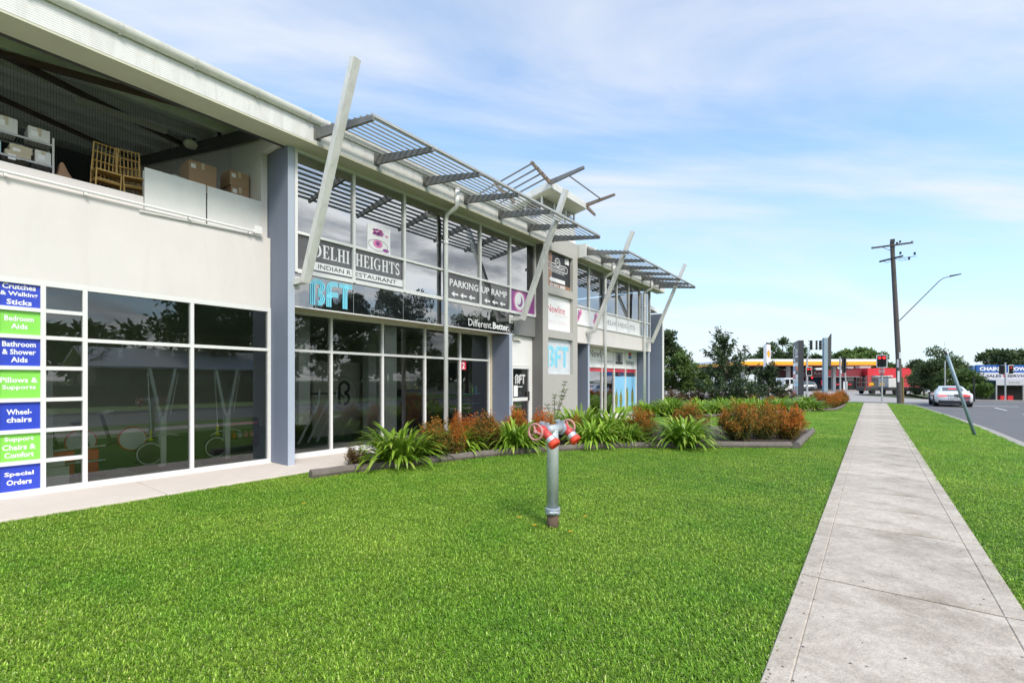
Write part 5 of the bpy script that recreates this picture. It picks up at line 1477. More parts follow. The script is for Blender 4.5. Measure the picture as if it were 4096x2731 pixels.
branchy("dark_shrub", "scrubby dark shrub at the foot of the dark leaved tree", (-6.2,33.4,.03), 12, 1.5, 1.5, 24, .15, "dark_leaf", "shrub")
# behind the end of the building
tree("conifer_tree", "tall feathery dark tree rising behind the end of the building", tuple(W(12.0,38)), 6.3, (1.5,1.5,1.6,6.1), 5200, .30, "tree_leaf", 21, .16, .2, 26, droop=.3)
tree("rounded_bush", "dense rounded green bush beside the blue end wall", tuple(W(12.7,35.5)), 3.5, (1.75,1.5,.35,3.5), 6500, .24, "bush_leaf", 22, .1, .1, 24, cat="bush")
tree("rounded_bush", "lower bright green bush right of the dense rounded one", tuple(W(14.6,38)), 2.6, (1.3,1.2,.3,2.5), 3200, .22, "bush_leaf", 23, .08, .1, 14, cat="bush")
# trees behind the station and shop
BT = "trees behind the service station"
def ft(u, d, H, rx, seed, label, mat="tree_leaf", n=2600, L=.75, z0=.3, cl=14, droop=0, hollow=.35):
    l = (u-2048)/1902*d; tree("background_tree", label, tuple(W(l,d,-.2)), H, (rx,rx*.8,H*z0,H), n, L, mat, seed, .25, .25, cl, BT, droop, 7, hollow=hollow)
ft(3075,125,10.5,4.2,31,"dark tree left of the leaning row of gums behind the canopy")
ft(3130,128,13.2,4.6,32,"tallest gum tree with a broken crown behind the canopy","tree_leaf",3000,.75,.35,12,hollow=.6)
ft(3165,122,10.0,4.0,33,"dark gum tree directly behind the grey pylon sign")
ft(3020,130,8.0,3.6,34,"low rounded tree behind the canopy's left half")
ft(3255,118,8.2,3.2,35,"sparse tree behind the twin signal heads","tree_leaf",1300,.7,.3,9,hollow=.7)
ft(3375,112,9.2,4.6,36,"pale green spreading tree behind the red shop's left part","bush_leaf",3200)
ft(3440,114,9.6,5.0,37,"wide green tree behind the middle of the canopy","bush_leaf",3600)
ft(3500,112,8.8,4.2,38,"green tree right above the stop sign signal","bush_leaf",3000)
ft(3560,118,6.6,3.4,39,"low tree behind the wooden power pole")
ft(3640,112,6.0,4.2,40,"low tree line behind the red wall's right end")
ft(2860,120,6.2,4.0,41,"brown green tree seen below the canopy's left end","tree_leaf",2400)
ft(2930,110,5.6,3.6,42,"dim tree under the canopy behind the fuel pumps")
ft(3120,118,5.0,4.2,43,"dim tree behind the parked white truck")
ft(4030,74,7.2,3.6,44,"dark tree behind the blue shop's signboard","tree_leaf",3400,.6)
ft(4110,70,7.0,3.4,45,"dark tree at the right edge behind the blue shop","tree_leaf",3000,.6)
# shrubs across the road, beside the car
tree("roadside_tree", "tall grey green tree behind the leaning pole", tuple(W(46.9,52,-.2)), 5.3, (2.0,1.8,.8,5.3), 4200, .30, "tree_leaf", 51, .14, .2, 20)
tree("roadside_bush", "large olive bush to the right of the white car", tuple(W(44.8,47.5,-.15)), 3.3, (2.0,1.6,.1,3.1), 6000, .26, "bush_leaf", 52, .1, .1, 22, cat="bush")
tree("roadside_bush", "pale flowering bush in front of the red wall", tuple(W(57.2,66,-.15)), 4.3, (1.9,1.6,.4,4.2), 3600, .34, "pale_leaf", 53, .1, .1, 16, cat="bush")
tree("roadside_bush", "dark green bush between the flowering bush and the tall tree", tuple(W(45.3,51.5,-.15)), 3.9, (1.9,1.5,.3,3.8), 4200, .28, "tree_leaf", 54, .1, .1, 18, cat="bush")
tree("roadside_tree", "slender tree behind the red wall's right end", tuple(W(50.3,58,-.2)), 4.6, (1.8,1.6,1.2,4.6), 2600, .34, "tree_leaf", 55, .1, .2, 14)
tree("roadside_bush", "grassy bush spreading down to the far kerb", tuple(W(44.6,46.0,-.15)), 2.2, (1.5,1.3,.0,2.0), 3600, .24, "bush_leaf", 56, .06, .1, 14, cat="bush", droop=.3)

# ---- the other side of the street, which the windows mirror
def hedge(label, x, y0, y1, h, w, seed):
    r = random.Random(seed); t = thing("hedge", label, "hedge", (x,(y0+y1)/2,0)); lm = MB(); n = int((y1-y0)*260)
    for i in range(n):
        y = r.uniform(y0,y1); f = r.choice((0,1,1,2)); px, pz = (x-w/2, r.uniform(0,h)) if f == 1 else (r.uniform(x-w/2,x+w/2), h) if f == 0 else (x+w/2, r.uniform(0,h))
        leaf(lm, (px+r.gauss(0,.06), y, pz+r.gauss(0,.05)), rdir(r,.2), r.uniform(.12,.22), .09, min(1,max(0,r.gauss(.4,.22)+(.25 if f == 0 else 0))), rdir(r,.4))
    lm.build("foliage", "hedge_leaf", t); m = MB(); m.box(x-w/2+.1,x+w/2-.1,y0,y1,0,h-.1); m.build("core", "soil", t)
hedge("clipped green hedge along the far side of the street", 20.5, 2, 15.5, 1.45, 1.2, 5); hedge("second clipped hedge further along the street", 20.5, 16.5, 33, 1.5, 1.2, 6)
hs = thing("house", "low house with a grey gable roof across the street", "house", (28,18,0))
m = MB(); m.box(24.5,32,9,21.5,0,2.7); m.prism([(24.4,21.5,2.7),(32,21.5,2.7),(28.2,21.5,3.9)],(0,.1,0)); m.build("wall", "brick_house", hs)
m = MB(); m.prism([(23.8,8.5,2.55),(28.2,8.5,4.1),(32.6,8.5,2.55),(32.6,8.5,2.7),(28.2,8.5,4.25),(23.8,8.5,2.7)],(0,13.8,0)); m.build("roof", "house_roof", hs)
for y in (11,14,17.5): w_ = bx(24.44,24.49,y,y+1.4,1.0,2.1).build("window", "car_glass", hs)
STG = "tall trees across the street"
for k in range(11):
    tree("distant_tree", "rounded tree in the distant belt beyond the house across the street", (44+4*(k%2),-14+9.5*k,0), 7.5+(k*37%5)*.5, (5.4,5.4,.4,7.5+(k*37%5)*.5), 1800, 1.1, "tree_leaf", 170+k, .3, .2, 16, "belt of distant trees across the street")
for k, (x, y, H, rx, lab) in enumerate(((27,17.5,11.5,4.6,"broad dark tree"),(24,27,10.5,4.4,"second dark tree"),(26,36,12,5,"third dark tree"),(23,46,10,4.2,"fourth dark tree"),(30,58,13,6,"fifth dark tree"))):
    tree("street_tree", f"{lab} across the street", (x,y,0), H, (rx,rx,H*.3,H), 5200, .55, "tree_leaf", 70+k, .3, .3, 26, STG, hollow=.4)
for k, (x, y, H) in enumerate(((25,5.5,6.2),(26,8.2,6.6))):
    r = random.Random(90+k); t = thing("bare_tree", f"{'left' if k == 0 else 'right'} bare winter tree across the street", "tree", (x,y,0), 0, STG); m = MB()
    def grow(p, d, L, rad, lev):
        q = p + d*L; m.tube([p, p*.5+q*.5+rdir(r)*L*.05, q], [rad, rad*.8, rad*.6], 5, caps=False)
        if lev:
            for _ in range(3 if lev > 1 else 4): grow(q, (d+rdir(r,.15)*.75).normalized(), L*r.uniform(.55,.8), rad*.58, lev-1)
    grow(Vector((0,0,0)), Vector((0,0,1)), H*.3, .13, 4); m.build("branches", "bark", t, world=False)
# ------------------------------------------------------------------ street furniture
p = thing("power_pole", "tall weathered wooden power pole with crossarms and lamp arm at the corner", "power pole", (1.62,44.5,0))
MB().tube([(1.62,44.5,-.1),(1.52,44.5,3.5),(1.17,44.5,11.8)], [.185,.165,.135], 14).build("pole", "pole_wood", p)
m = MB(); m.tube([(1.80,44.45,-.1),(1.77,44.45,1.9)], .06, 8); m.build("cable_guard", "pole_brown", p)
for z0, z1, mt in ((1.55,2.35,"print_white"),(2.6,3.2,"awning_grey"),(3.25,3.7,"print_white")):
    m = MB(); xc = 1.6-.037*z0; m.box(xc-.07 if mt != "print_white" or z0 < 2 else xc+.08, xc+.05 if mt != "print_white" or z0 < 2 else xc+.2, 44.31,44.325,z0,z1); m.build("notice_plate", mt, p)
m = MB(); m.beam((.0,44.36,11.5),(2.35,44.36,11.5),.1,.11); m.build("crossarm", "pole_wood", p)
m = MB(); m.beam((.45,44.75,10.5),(1.75,43.7,10.5),.09,.11); m.build("crossarm", "pole_wood", p)
m = MB(); m.beam((.62,44.36,11.45),(1.12,44.36,11.1),.03,.03); m.build("crossarm_brace", "steel_dark", p)
for x, z, mt in ((.02,11.5,"insulator_green"),(1.62,11.68,"signal_black"),(1.45,11.6,"signal_black"),(2.3,11.56,"galv")):
    m = MB(); m.lathe([(.03,-.07),(.07,-.05),(.05,0),(.08,.03),(.04,.09)], (x,44.36,z), 10); m.build("insulator", mt, p)
m = MB(); m.box(1.05,1.33,44.33,44.40,11.7,11.95); m.build("pole_cap", "steel_dark", p)
m = MB()
m.tube([(1.4,43.98,10.5),(1.75,43.9,10.38),(2.15,43.9,10.42),(2.5,43.9,10.40)], .018, 5); m.tube([(1.3,44,10.45),(1.7,43.9,10.22),(2.05,43.9,10.26)], .015, 5); m.tube([(.7,44.5,10.42),(.9,44.4,10.28),(1.08,44.4,10.42)], .015, 5); m.tube([(1.35,44.36,11.45),(1.25,44.36,10.9)], .008, 4)
m.build("service_wire", "signal_black", p)
for x, z in ((1.62,10.78),(2.4,10.62),(2.1,10.32)): m = MB(); m.box(x-.06,x+.06,43.86,43.94,z-.1,z+.08); m.build("fuse_box", "signal_black", p)
m = MB(); m.tube([(1.48,44.42,5.87),(3.75,44.42,8.6),(3.95,44.42,8.76),(4.2,44.42,8.82),(4.4,44.42,8.84)], [.035,.03,.028,.026,.024], 8); la = m.build("lamp_arm", "galv_dark", p)
m = MB(); m.beam((4.28,44.42,8.85),(4.86,44.42,8.93),.2,.09,.14,.05); m.build("lamp_head", "steel_dark", la)

p = thing("leaning_pole", "bent blue grey steel pole leaning over with a torn top on the verge", "pole", (2.49,19.78,0))
b0, b1 = Vector((2.49,19.78,-.1)), Vector((1.80,19.30,2.42))
MB().tube([b0, b0*.5+b1*.5, b1], .044, 14).build("shaft", "leanpole", p, smooth=True)
dv = (b1-b0).normalized(); sd_ = Vector((CT,ST,0))
m = MB(); m.prism([b1-sd_*.05-Vector((0,0,.02)), b1+sd_*.05-Vector((0,0,.05)), b1+sd_*.035+Vector((0,0,.02)), b1-sd_*.12+Vector((0,0,.19))], Vector((-ST,CT,0))*.02); m.build("torn_flap", "signal_black", p)
m = MB(); m.prism([b1+sd_*.05+Vector((0,0,.0)), b1+sd_*.0+Vector((0,0,.06)), b1-sd_*.09+Vector((0,0,.40)), b1-sd_*.06+Vector((0,0,.32))], Vector((-ST,CT,0))*.012); m.build("torn_strip", "print_white", p)

def board(t, x, z0, z1, w, cols, lit, y=-.12):
    """target board facing -y with lamps in columns; lit = set of (col,row)"""
    m = MB(); m.box(x-w/2,x+w/2,y,y+.03,z0,z1); b = m.build("target_board", "signal_black", t, world=False, bevel=.02)
    e = MB(); fw = .045
    for a in ((x-w/2-.004,x-w/2+fw,z0+.02,z1-.02),(x+w/2-fw,x+w/2+.004,z0+.02,z1-.02)): e.box(a[0],a[1],y-.004,y-.001,a[2],a[3])
    e.box(x-w/2+fw,x+w/2-fw,y-.004,y-.001,z0-.004,z0+fw); e.box(x-w/2+fw,x+w/2-fw,y-.004,y-.001,z1-fw,z1+.004)
    e.build("border", "print_white", b, world=False)
    H = z1-z0; pitch = H*.27; R_ = H*.095
    for c in range(cols):
        cx = x + (c-(cols-1)/2)*w*.42
        for k in range(3):
            cz = z1-H*.23-k*pitch
            mt = "lamp_red" if (c,k) in lit else "lamp_off"
            d = MB(); d.lathe([(.0,0),(R_,0),(R_*.9,.02)], (cx,y-.006,cz), 16, axis=(0,-1,0)); d.build("lamp", mt, t, world=False)
            v = MB(); n = 10
            for i in range(n):
                a, c2 = math.radians(-20+220*i/n), math.radians(-20+220*(i+1)/n)
                v.quad((cx+R_*1.12*math.cos(a),y-.003,cz+R_*1.12*math.sin(a)),(cx+R_*1.12*math.cos(c2),y-.003,cz+R_*1.12*math.sin(c2)),(cx+R_*1.12*math.cos(c2),y-.16,cz+R_*1.12*math.sin(c2)),(cx+R_*1.12*math.cos(a),y-.16,cz+R_*1.12*math.sin(a)))
            v.build("visor", "signal_black", t, world=False)
def side_signal(t, x, y, z0, z1, sgn):
    m = MB(); m.box(x-.05,x+.05,y-.18,y+.18,z0,z1)
    H = z1-z0
    for k in range(3): zc = z1-H*(k+.5)/3; m.box(x+sgn*.05,x+sgn*.3,y-.12,y+.12,zc+H*.06,zc+H*.13); m.box(x+sgn*.05,x+sgn*.13,y-.12,y+.12,zc-H*.13,zc+H*.06)
    m.build("signal_head", "signal_black", t, world=False)
TG = "traffic signals at the crossing"
t = thing("traffic_signal", "traffic signal with twin red lamps above a round red stop sign at the path end", "traffic light", (.57,43.2,0), math.radians(-4), TG)
MB().tube([(0,0,-.1),(0,0,3.68)], .055, 10).build("pole", "galv", t, world=False)
board(t, 0, 2.57, 3.50, .62, 2, {(0,0),(1,0)})
m = MB(); m.lathe([(0,0),(.185,0),(.185,.01),(0,.01)], (0,-.08,2.32), 8, axis=(0,-1,0)); sg = m.build("stop_plate", "print_white", t, world=False)
m = MB(); m.lathe([(0,0),(.165,0)], (0,-.0915,2.32), 8, axis=(0,-1,0)); m.build("stop_face", "print_red", sg, world=False)
lettering(sg, "STOP", (0,-.0945,0), -.135, .135, 2.26, 2.38, "print_white", r=(1,0,0), off=.0, world=False)
m = MB(); m.box(-.14,.14,-.075,-.07,2.06,2.13); m.build("sub_plate", "signal_black", t, world=False)
def far(l, d, z=0): return tuple(W(l,d,z))
t = thing("traffic_signal", "tall traffic signal with a red lamp board left of the grey sign post", "traffic light", far(36.0,58,-.1), TH, TG)
MB().tube([(0,0,0),(0,0,3.9),(.0,0,4.4),(.35,0,5.5)], [.11,.10,.09,.07], 10).build("pole", "galv", t, world=False)
board(t, .1, 2.35, 3.40, .72, 2, {(0,0),(1,0)}, -.2)
for x, s_ in ((.5,-1),(1.15,0),(1.6,1)):
    if s_: side_signal(t, x, 0, 5.5, 6.65, s_)
    else: MB().box(x-.1,x+.1,-.05,.05,5.5,6.65).build("signal_head", "signal_black", t, world=False)
m = MB(); m.tube([(.35,0,5.6),(1.6,0,5.75)], .04, 6); m.build("mast_arm", "galv_dark", t, world=False)
m = MB(); m.box(-.42,-.28,-.1,.1,2.3,2.75); m.build("side_signal", "signal_black", t, world=False); m = MB(); m.lathe([(0,0),(.09,0)], (.55,-.1,2.1), 12, axis=(0,-1,0)); m.build("side_lamp", "lamp_red", t, world=False)
t = thing("traffic_signal", "black sideways traffic signal beside the red shop's dark part", "traffic light", far(35.9,52,-.1), TH, TG)
MB().tube([(0,0,0),(-.02,0,4.35)], [.10,.08], 10).build("pole", "galv", t, world=False)
side_signal(t, .45, 0, 2.65, 4.3, 1); MB().box(.2,.42,-.06,.06,2.6,4.25).build("backboard", "signal_black", t, world=False)
m = MB(); m.tube([(.72,0,-.1),(.52,0,2.7)], .075, 8); m.build("stub_pole", "galv", t, world=False); m = MB(); m.box(-.08,.1,-.12,-.08,2.5,2.9); m.build("push_button", "awning_grey", t, world=False)
t = thing("traffic_signal", "single red traffic signal in front of the blue shop", "traffic light", far(41.5,40,0), TH+math.radians(4), TG)
MB().tube([(0,0,-.2),(0,0,3.18)], .055, 10).build("pole", "galv", t, world=False)
board(t, .37, 2.18, 2.96, .5, 1, {(0,0)}); side_signal(t, -.32, 0, 2.2, 2.94, -1); MB().box(-.18,-.15,-.15,.15,2.16,2.98).build("board_edge", "print_white", t, world=False)
m = MB(); m.tube([(0,0,0),(0,0,3.75)], .055, 10); o = solid("steel_post", "thin galvanised post standing among the roadside trees", "post", "galv", m); o.location = far(42.8,47,-.15)
m = MB(); m.tube([(0,0,0),(0,0,2.0)], .05, 8); o = solid("black_post", "black post with a spotlight before the blue shop", "post", "signal_black", m); o.location = far(38.4,39.5,-.1)

# direction sign seen from behind
t = thing("road_sign", "tall grey steel post holding the dark back of a direction sign", "road sign", far(31.6,48,-.1), TH)
MB().box(-.19,.19,-.15,.15,0,6.05).build("post", "leanpole", t, world=False)
m = MB(); m.prism([(.24,0,3.3),(.62,.0,3.2),(.66,0,6.5),(.52,0,6.3),(.46,0,6.2),(.40,0,6.1),(.24,0,6.05)], (0,.12,0)); m.build("sign_back", "steel_dark", t, world=False)
m = MB(); m.box(.19,.24,-.05,.05,5.4,5.8); m.box(.19,.24,-.05,.05,3.6,3.9); m.build("bracket", "galv_dark", t, world=False)

# grey pylon sign
py = thing("pylon_sign", "dark grey directory pylon with rows of small tenant panels", "sign", far(30.1,50,-.1), TH-math.radians(23))
MB().box(0,.5,0,3.6,0,5.98).build("body", "pylon_grey", py, world=False)
RV = (0,-1,0)
shape(py, (0,3.6,0), ring(1.0,4.7,.75,.85,.17,24), "print_white", r=RV, off=.01, world=False)
shape(py, (0,3.6,0), [[(1.2,4.0),(1.6,3.6),(1.75,3.75),(1.4,4.15)]], "print_white", r=RV, off=.012, world=False)
lettering(py, "CKH", (0,3.6,0), 1.9, 3.4, 4.55, 5.15, "print_white", r=RV, off=.01, world=False); rect(py, (0,3.6,0), 1.9, 3.4, 4.25, 4.4, "print_white", r=RV, off=.01, world=False)
cols_ = ["print_white","print_silver","print_blue","station_orange","print_white","print_dark","print_red","print_white","print_silver","print_silver","print_white","print_cyan","print_white","print_grey","print_red","print_grey"]
for k in range(8):
    for c_ in range(2):
        rect(py, (0,3.6,0), .12+1.75*c_, 1.75+1.72*c_, 3.30-.43*k, 3.68-.43*k, cols_[(k*2+c_) % 16], r=RV, off=.008, name="tenant_panel", world=False)

# ------------------------------------------------------------------ service station
st = thing("station_canopy", "white and yellow service station canopy on columns", "canopy", far(48.8,96,-.11), TH)
MB().box(-11.3,11.3,-17.9,19,4.25,5.2).build("deck", "station_dark", st, world=False)
for (z0, z1, mt, nm_) in ((4.90,5.30,"station_white","white_band"),(4.40,4.898,"station_yellow","yellow_band"),(4.23,4.398,"station_orange","orange_band")):
    m = MB(); m.box(-11.4,11.0 if mt != "station_white" else 11.4,-18.02,-17.95,z0,z1); m.box(-11.42,-11.35,-17.94,19,z0,z1); m.build(nm_, mt, st, world=False)
MB().box(11.002,11.4,-18.02,-17.95,4.23,4.898).build("corner_panel", "station_white", st, world=False)
for x in (-8,0,8):
    for y in (-12,6): MB().box(x-.25,x+.25,y-.25,y+.25,0,4.25).build("column", "station_white", st, world=False)
for k, l in enumerate((38.8,44.6)):
    q = thing("fuel_pump", f"{['left','right'][k]} white fuel pump under the canopy", "fuel pump", far(l,84,-.11), TH, "fuel pumps under the canopy")
    MB().box(-.5,.5,-.3,.3,0,1.5).build("body", "station_white", q, world=False); MB().box(-.42,.42,-.32,-.3,.8,1.35).build("display", "station_dark", q, world=False); MB().box(-.5,.5,-.32,-.3,.25,.6).build("panel", "station_yellow", q, world=False); MB().box(-.55,.55,-.32,.32,1.5,2.2).build("header", "station_white", q, world=False)
ps = thing("price_pylon", "white service station pylon with a yellow and red shell emblem", "sign", far(33.25,62,-.1), TH+math.radians(38))
MB().box(-.55,.55,-.2,.2,0,6.45).build("body", "station_white", ps, world=False); MB().box(.551,.6,-.2,.2,0,6.4).build("side", "galv", ps, world=False)
sh = []
for k in range(9): a = math.pi*(k/8); sh.append((.42*math.cos(a), 5.2+.48*math.sin(a)))
sh += [(-.28,4.95),(-.16,4.78),(.16,4.78),(.28,4.95)]
shape(ps, (0,-.2,0), [sh], "station_red", r=(1,0,0), off=.004, world=False, name="emblem"); shape(ps, (0,-.2,0), [[(x*.85,(z-5.1)*.85+5.1) for x, z in sh]], "station_yellow", r=(1,0,0), off=.008, world=False, name="emblem")
m = MB(); m.box(-.1,.5,-.1,.1,6.45,6.7); m.build("floodlight", "signal_black", ps, world=False)
t = thing("warning_sign", "orange diamond warning sign seen under the canopy", "road sign", far(33.8,64,-.1), TH)
MB().tube([(0,.05,0),(0,.05,2.6)], .04, 6).build("post", "galv", t, world=False); m = MB(); m.prism([(-.45,0,2.1),(0,0,1.6),(.45,0,2.1),(0,0,2.65)], (0,.03,0)); m.build("plate", "warning_orange", t, world=False); MB().box(-.35,.35,0,.03,1.1,1.5).build("sub_plate", "rust", t, world=False)

shp = thing("station_shop", "red single storey service station shop with dark glass front", "shop", far(60,90,-.11), TH)
MB().box(-7.4,6.4,.0,12,2.55,3.8).build("wall", "station_red_shaded", shp, world=False)
MB().box(-7.4,6.4,.6,12,0,2.545).build("front_wall", "station_dark", shp, world=False)
for x in (-7.2,-4.3,1.2,6.2): MB().box(x-.18,x+.18,.1,.55,0,2.545).build("post", "station_red_shaded", shp, world=False)
MB().box(-6.9,6.3,.02,.09,2.46,2.545).build("trim", "awning_grey", shp, world=False)
for a, b in ((-4.0,-1.6),(-1.4,.9),(1.5,3.6),(3.8,5.9)):
    w_ = MB().box(a,b,.5,.58,.3,2.3).build("window", "car_glass", shp, world=False)
    MB().box(a+.2,a+.8,.47,.495,.9,1.9 if a < 1 else 1.2).build("poster", "print_red" if a > -2 else "station_dark", w_, world=False)
MB().box(3.0,3.8,.44,.469,.0,1.6).build("ice_chest", "print_silver", shp, world=False)
lettering(shp, "Redi", (0,0,0), -2.85, -.9, 2.85, 3.55, "print_silver", r=(1,0,0), off=.02, world=False)
MB().box(6.41,10.95,-1.2,12,2.75,4.1).build("wall", "station_red", shp, world=False)
MB().box(6.41,7.2,-1.2,-.6,0,2.745).build("post", "station_red", shp, world=False)
MB().box(7.2,10.9,-.7,11,0,2.745).build("front_wall", "station_dark", shp, world=False)
MB().box(7.25,10.6,-1.9,-.72,2.5,2.7).build("awning", "station_white", shp, world=False); MB().box(7.25,9.0,-.76,-.71,2.25,2.49).build("awning_sign", "awning_grey", shp, world=False)
MB().box(10.96,17.6,-1.1,11,0,4.08).build("side_wall", "station_red", shp, world=False)
for x, w_, z in ((5.2,1.6,4.5),(8.0,2.2,4.6)): MB().box(x,x+w_,3,4.2,4.1,z).build("roof_unit", "galv", shp, world=False)

# trailers and vehicles on the forecourt
def wheel(t, x, y, r, w=.2, axis=(1,0,0)):
    m = MB(); m.lathe([(r*.55,-w/2),(r*.94,-w/2),(r,-w*.3),(r,w*.3),(r*.94,w/2),(r*.55,w/2)], (x,y,r), 20, axis=axis); wh = m.build("wheel", "tyre", t, world=False)
    m = MB(); m.lathe([(0,-w*.42),(r*.62,-w*.46),(r*.62,w*.46),(0,w*.42)], (x,y,r), 16, axis=axis, cap=False); m.build("rim", "rim", wh, world=False)
def cage_trailer(label, l, d, L, rz=0, box=False, sign_=True, cage=1.25):
    t = thing("box_trailer", label, "trailer", far(l,d,-.11), TH+rz, "hire trailers on the forecourt")
    MB().box(-L/2,L/2,-.75,.75,.45,.9).build("tray", "steel_dark", t, world=False)
    if box: MB().box(-L/2+.05,L/2-.05,-.72,.72,.9,2.1).build("box", "box_white", t, world=False)
    else:
        m = MB()
        for z in (.95,.9+cage*.5,.9+cage):
            m.box(-L/2,L/2,-.76,-.73,z-.02,z+.02); m.box(-L/2,L/2,.73,.76,z-.02,z+.02)
        n = int(L/.22)
        for i in range(n+1):
            x = -L/2+L*i/n; m.box(x-.012,x+.012,-.755,-.735,.9,.9+cage); m.box(x-.012,x+.012,.735,.755,.9,.9+cage)
        m.build("cage", "galv_dark", t, world=False)
    if sign_: m = MB(); m.prism([(-.45,-.78,1.15),(.35,-.78,1.15),(.25,-.78,1.5),(-.3,-.78,1.5)], (0,-.02,0)); m.build("sign_plate", "station_yellow", t, world=False)
    for s_ in (-1,1): wheel(t, 0.1, s_*.85, .32, .2, (0,1,0))
    m = MB(); m.beam((L/2,0,.5),(L/2+1.1,0,.48),.08,.1); m.build("drawbar", "galv_dark", t, world=False)
    MB().box(-L/2-.02,-L/2,-.7,-.5,.6,.75).build("tail_lamp", "lamp_red_dim", t, world=False)
cage_trailer("dark cage trailer with a small yellow sign, leftmost on the forecourt", 46.2, 62, 1.5, math.radians(8))
cage_trailer("cage trailer with an orange trimmed sign beside the stop sign pole", 47.9, 62.5, 1.9, math.radians(12), cage=1.5)
cage_trailer("white box trailer next to the power pole", 49.8, 63, 1.5, math.radians(10), box=True, sign_=False)
cage_trailer("long dark cage trailer right of the power pole", 50.3, 60, 2.6, math.radians(14), sign_=False, cage=.95)
cage_trailer("low grey trailer partly hidden by the flowering bush", 50.8, 58.8, 2.4, math.radians(14), sign_=False, cage=.7)

def car_body(t, paint, st_, glass_mat, L, wid):
    """lofted body: stations (y, sill z, belt z, deck/roof z, half width, roof half width)"""
    m, gl = MB(), MB(); rings = []
    for (y, zs_, zb, zt, w, wr) in st_:
        ring_ = [(0,zs_),(w*.80,zs_),(w*.97,zs_+.12),(w,(zs_+zb)*.55),(w*.97,zb-.06),(w*.90,zb),((w*.90+wr)/2,(zb+zt)/2),(wr,zt-.04),(wr*.8,zt-.005),(0,zt)]
        rings.append([(x,y,z) for x, z in ring_])
    n = len(rings[0])
    for side in (1,-1):
        o = len(m.v)
        for r_ in rings: m.v += [(side*x,y,z) for x,y,z in r_]
        for i in range(len(rings)-1):
            for k in range(n-1):
                a = [o+i*n+k, o+i*n+k+1, o+(i+1)*n+k+1, o+(i+1)*n+k]
                m.f.append(tuple(a if side > 0 else a[::-1]))
        for i in (0, len(rings)-1):
            f = [o+i*n+k for k in range(n)]; m.f.append(tuple(f))
    ob = m.build("body", paint, t, world=False, smooth=True)
    return ob
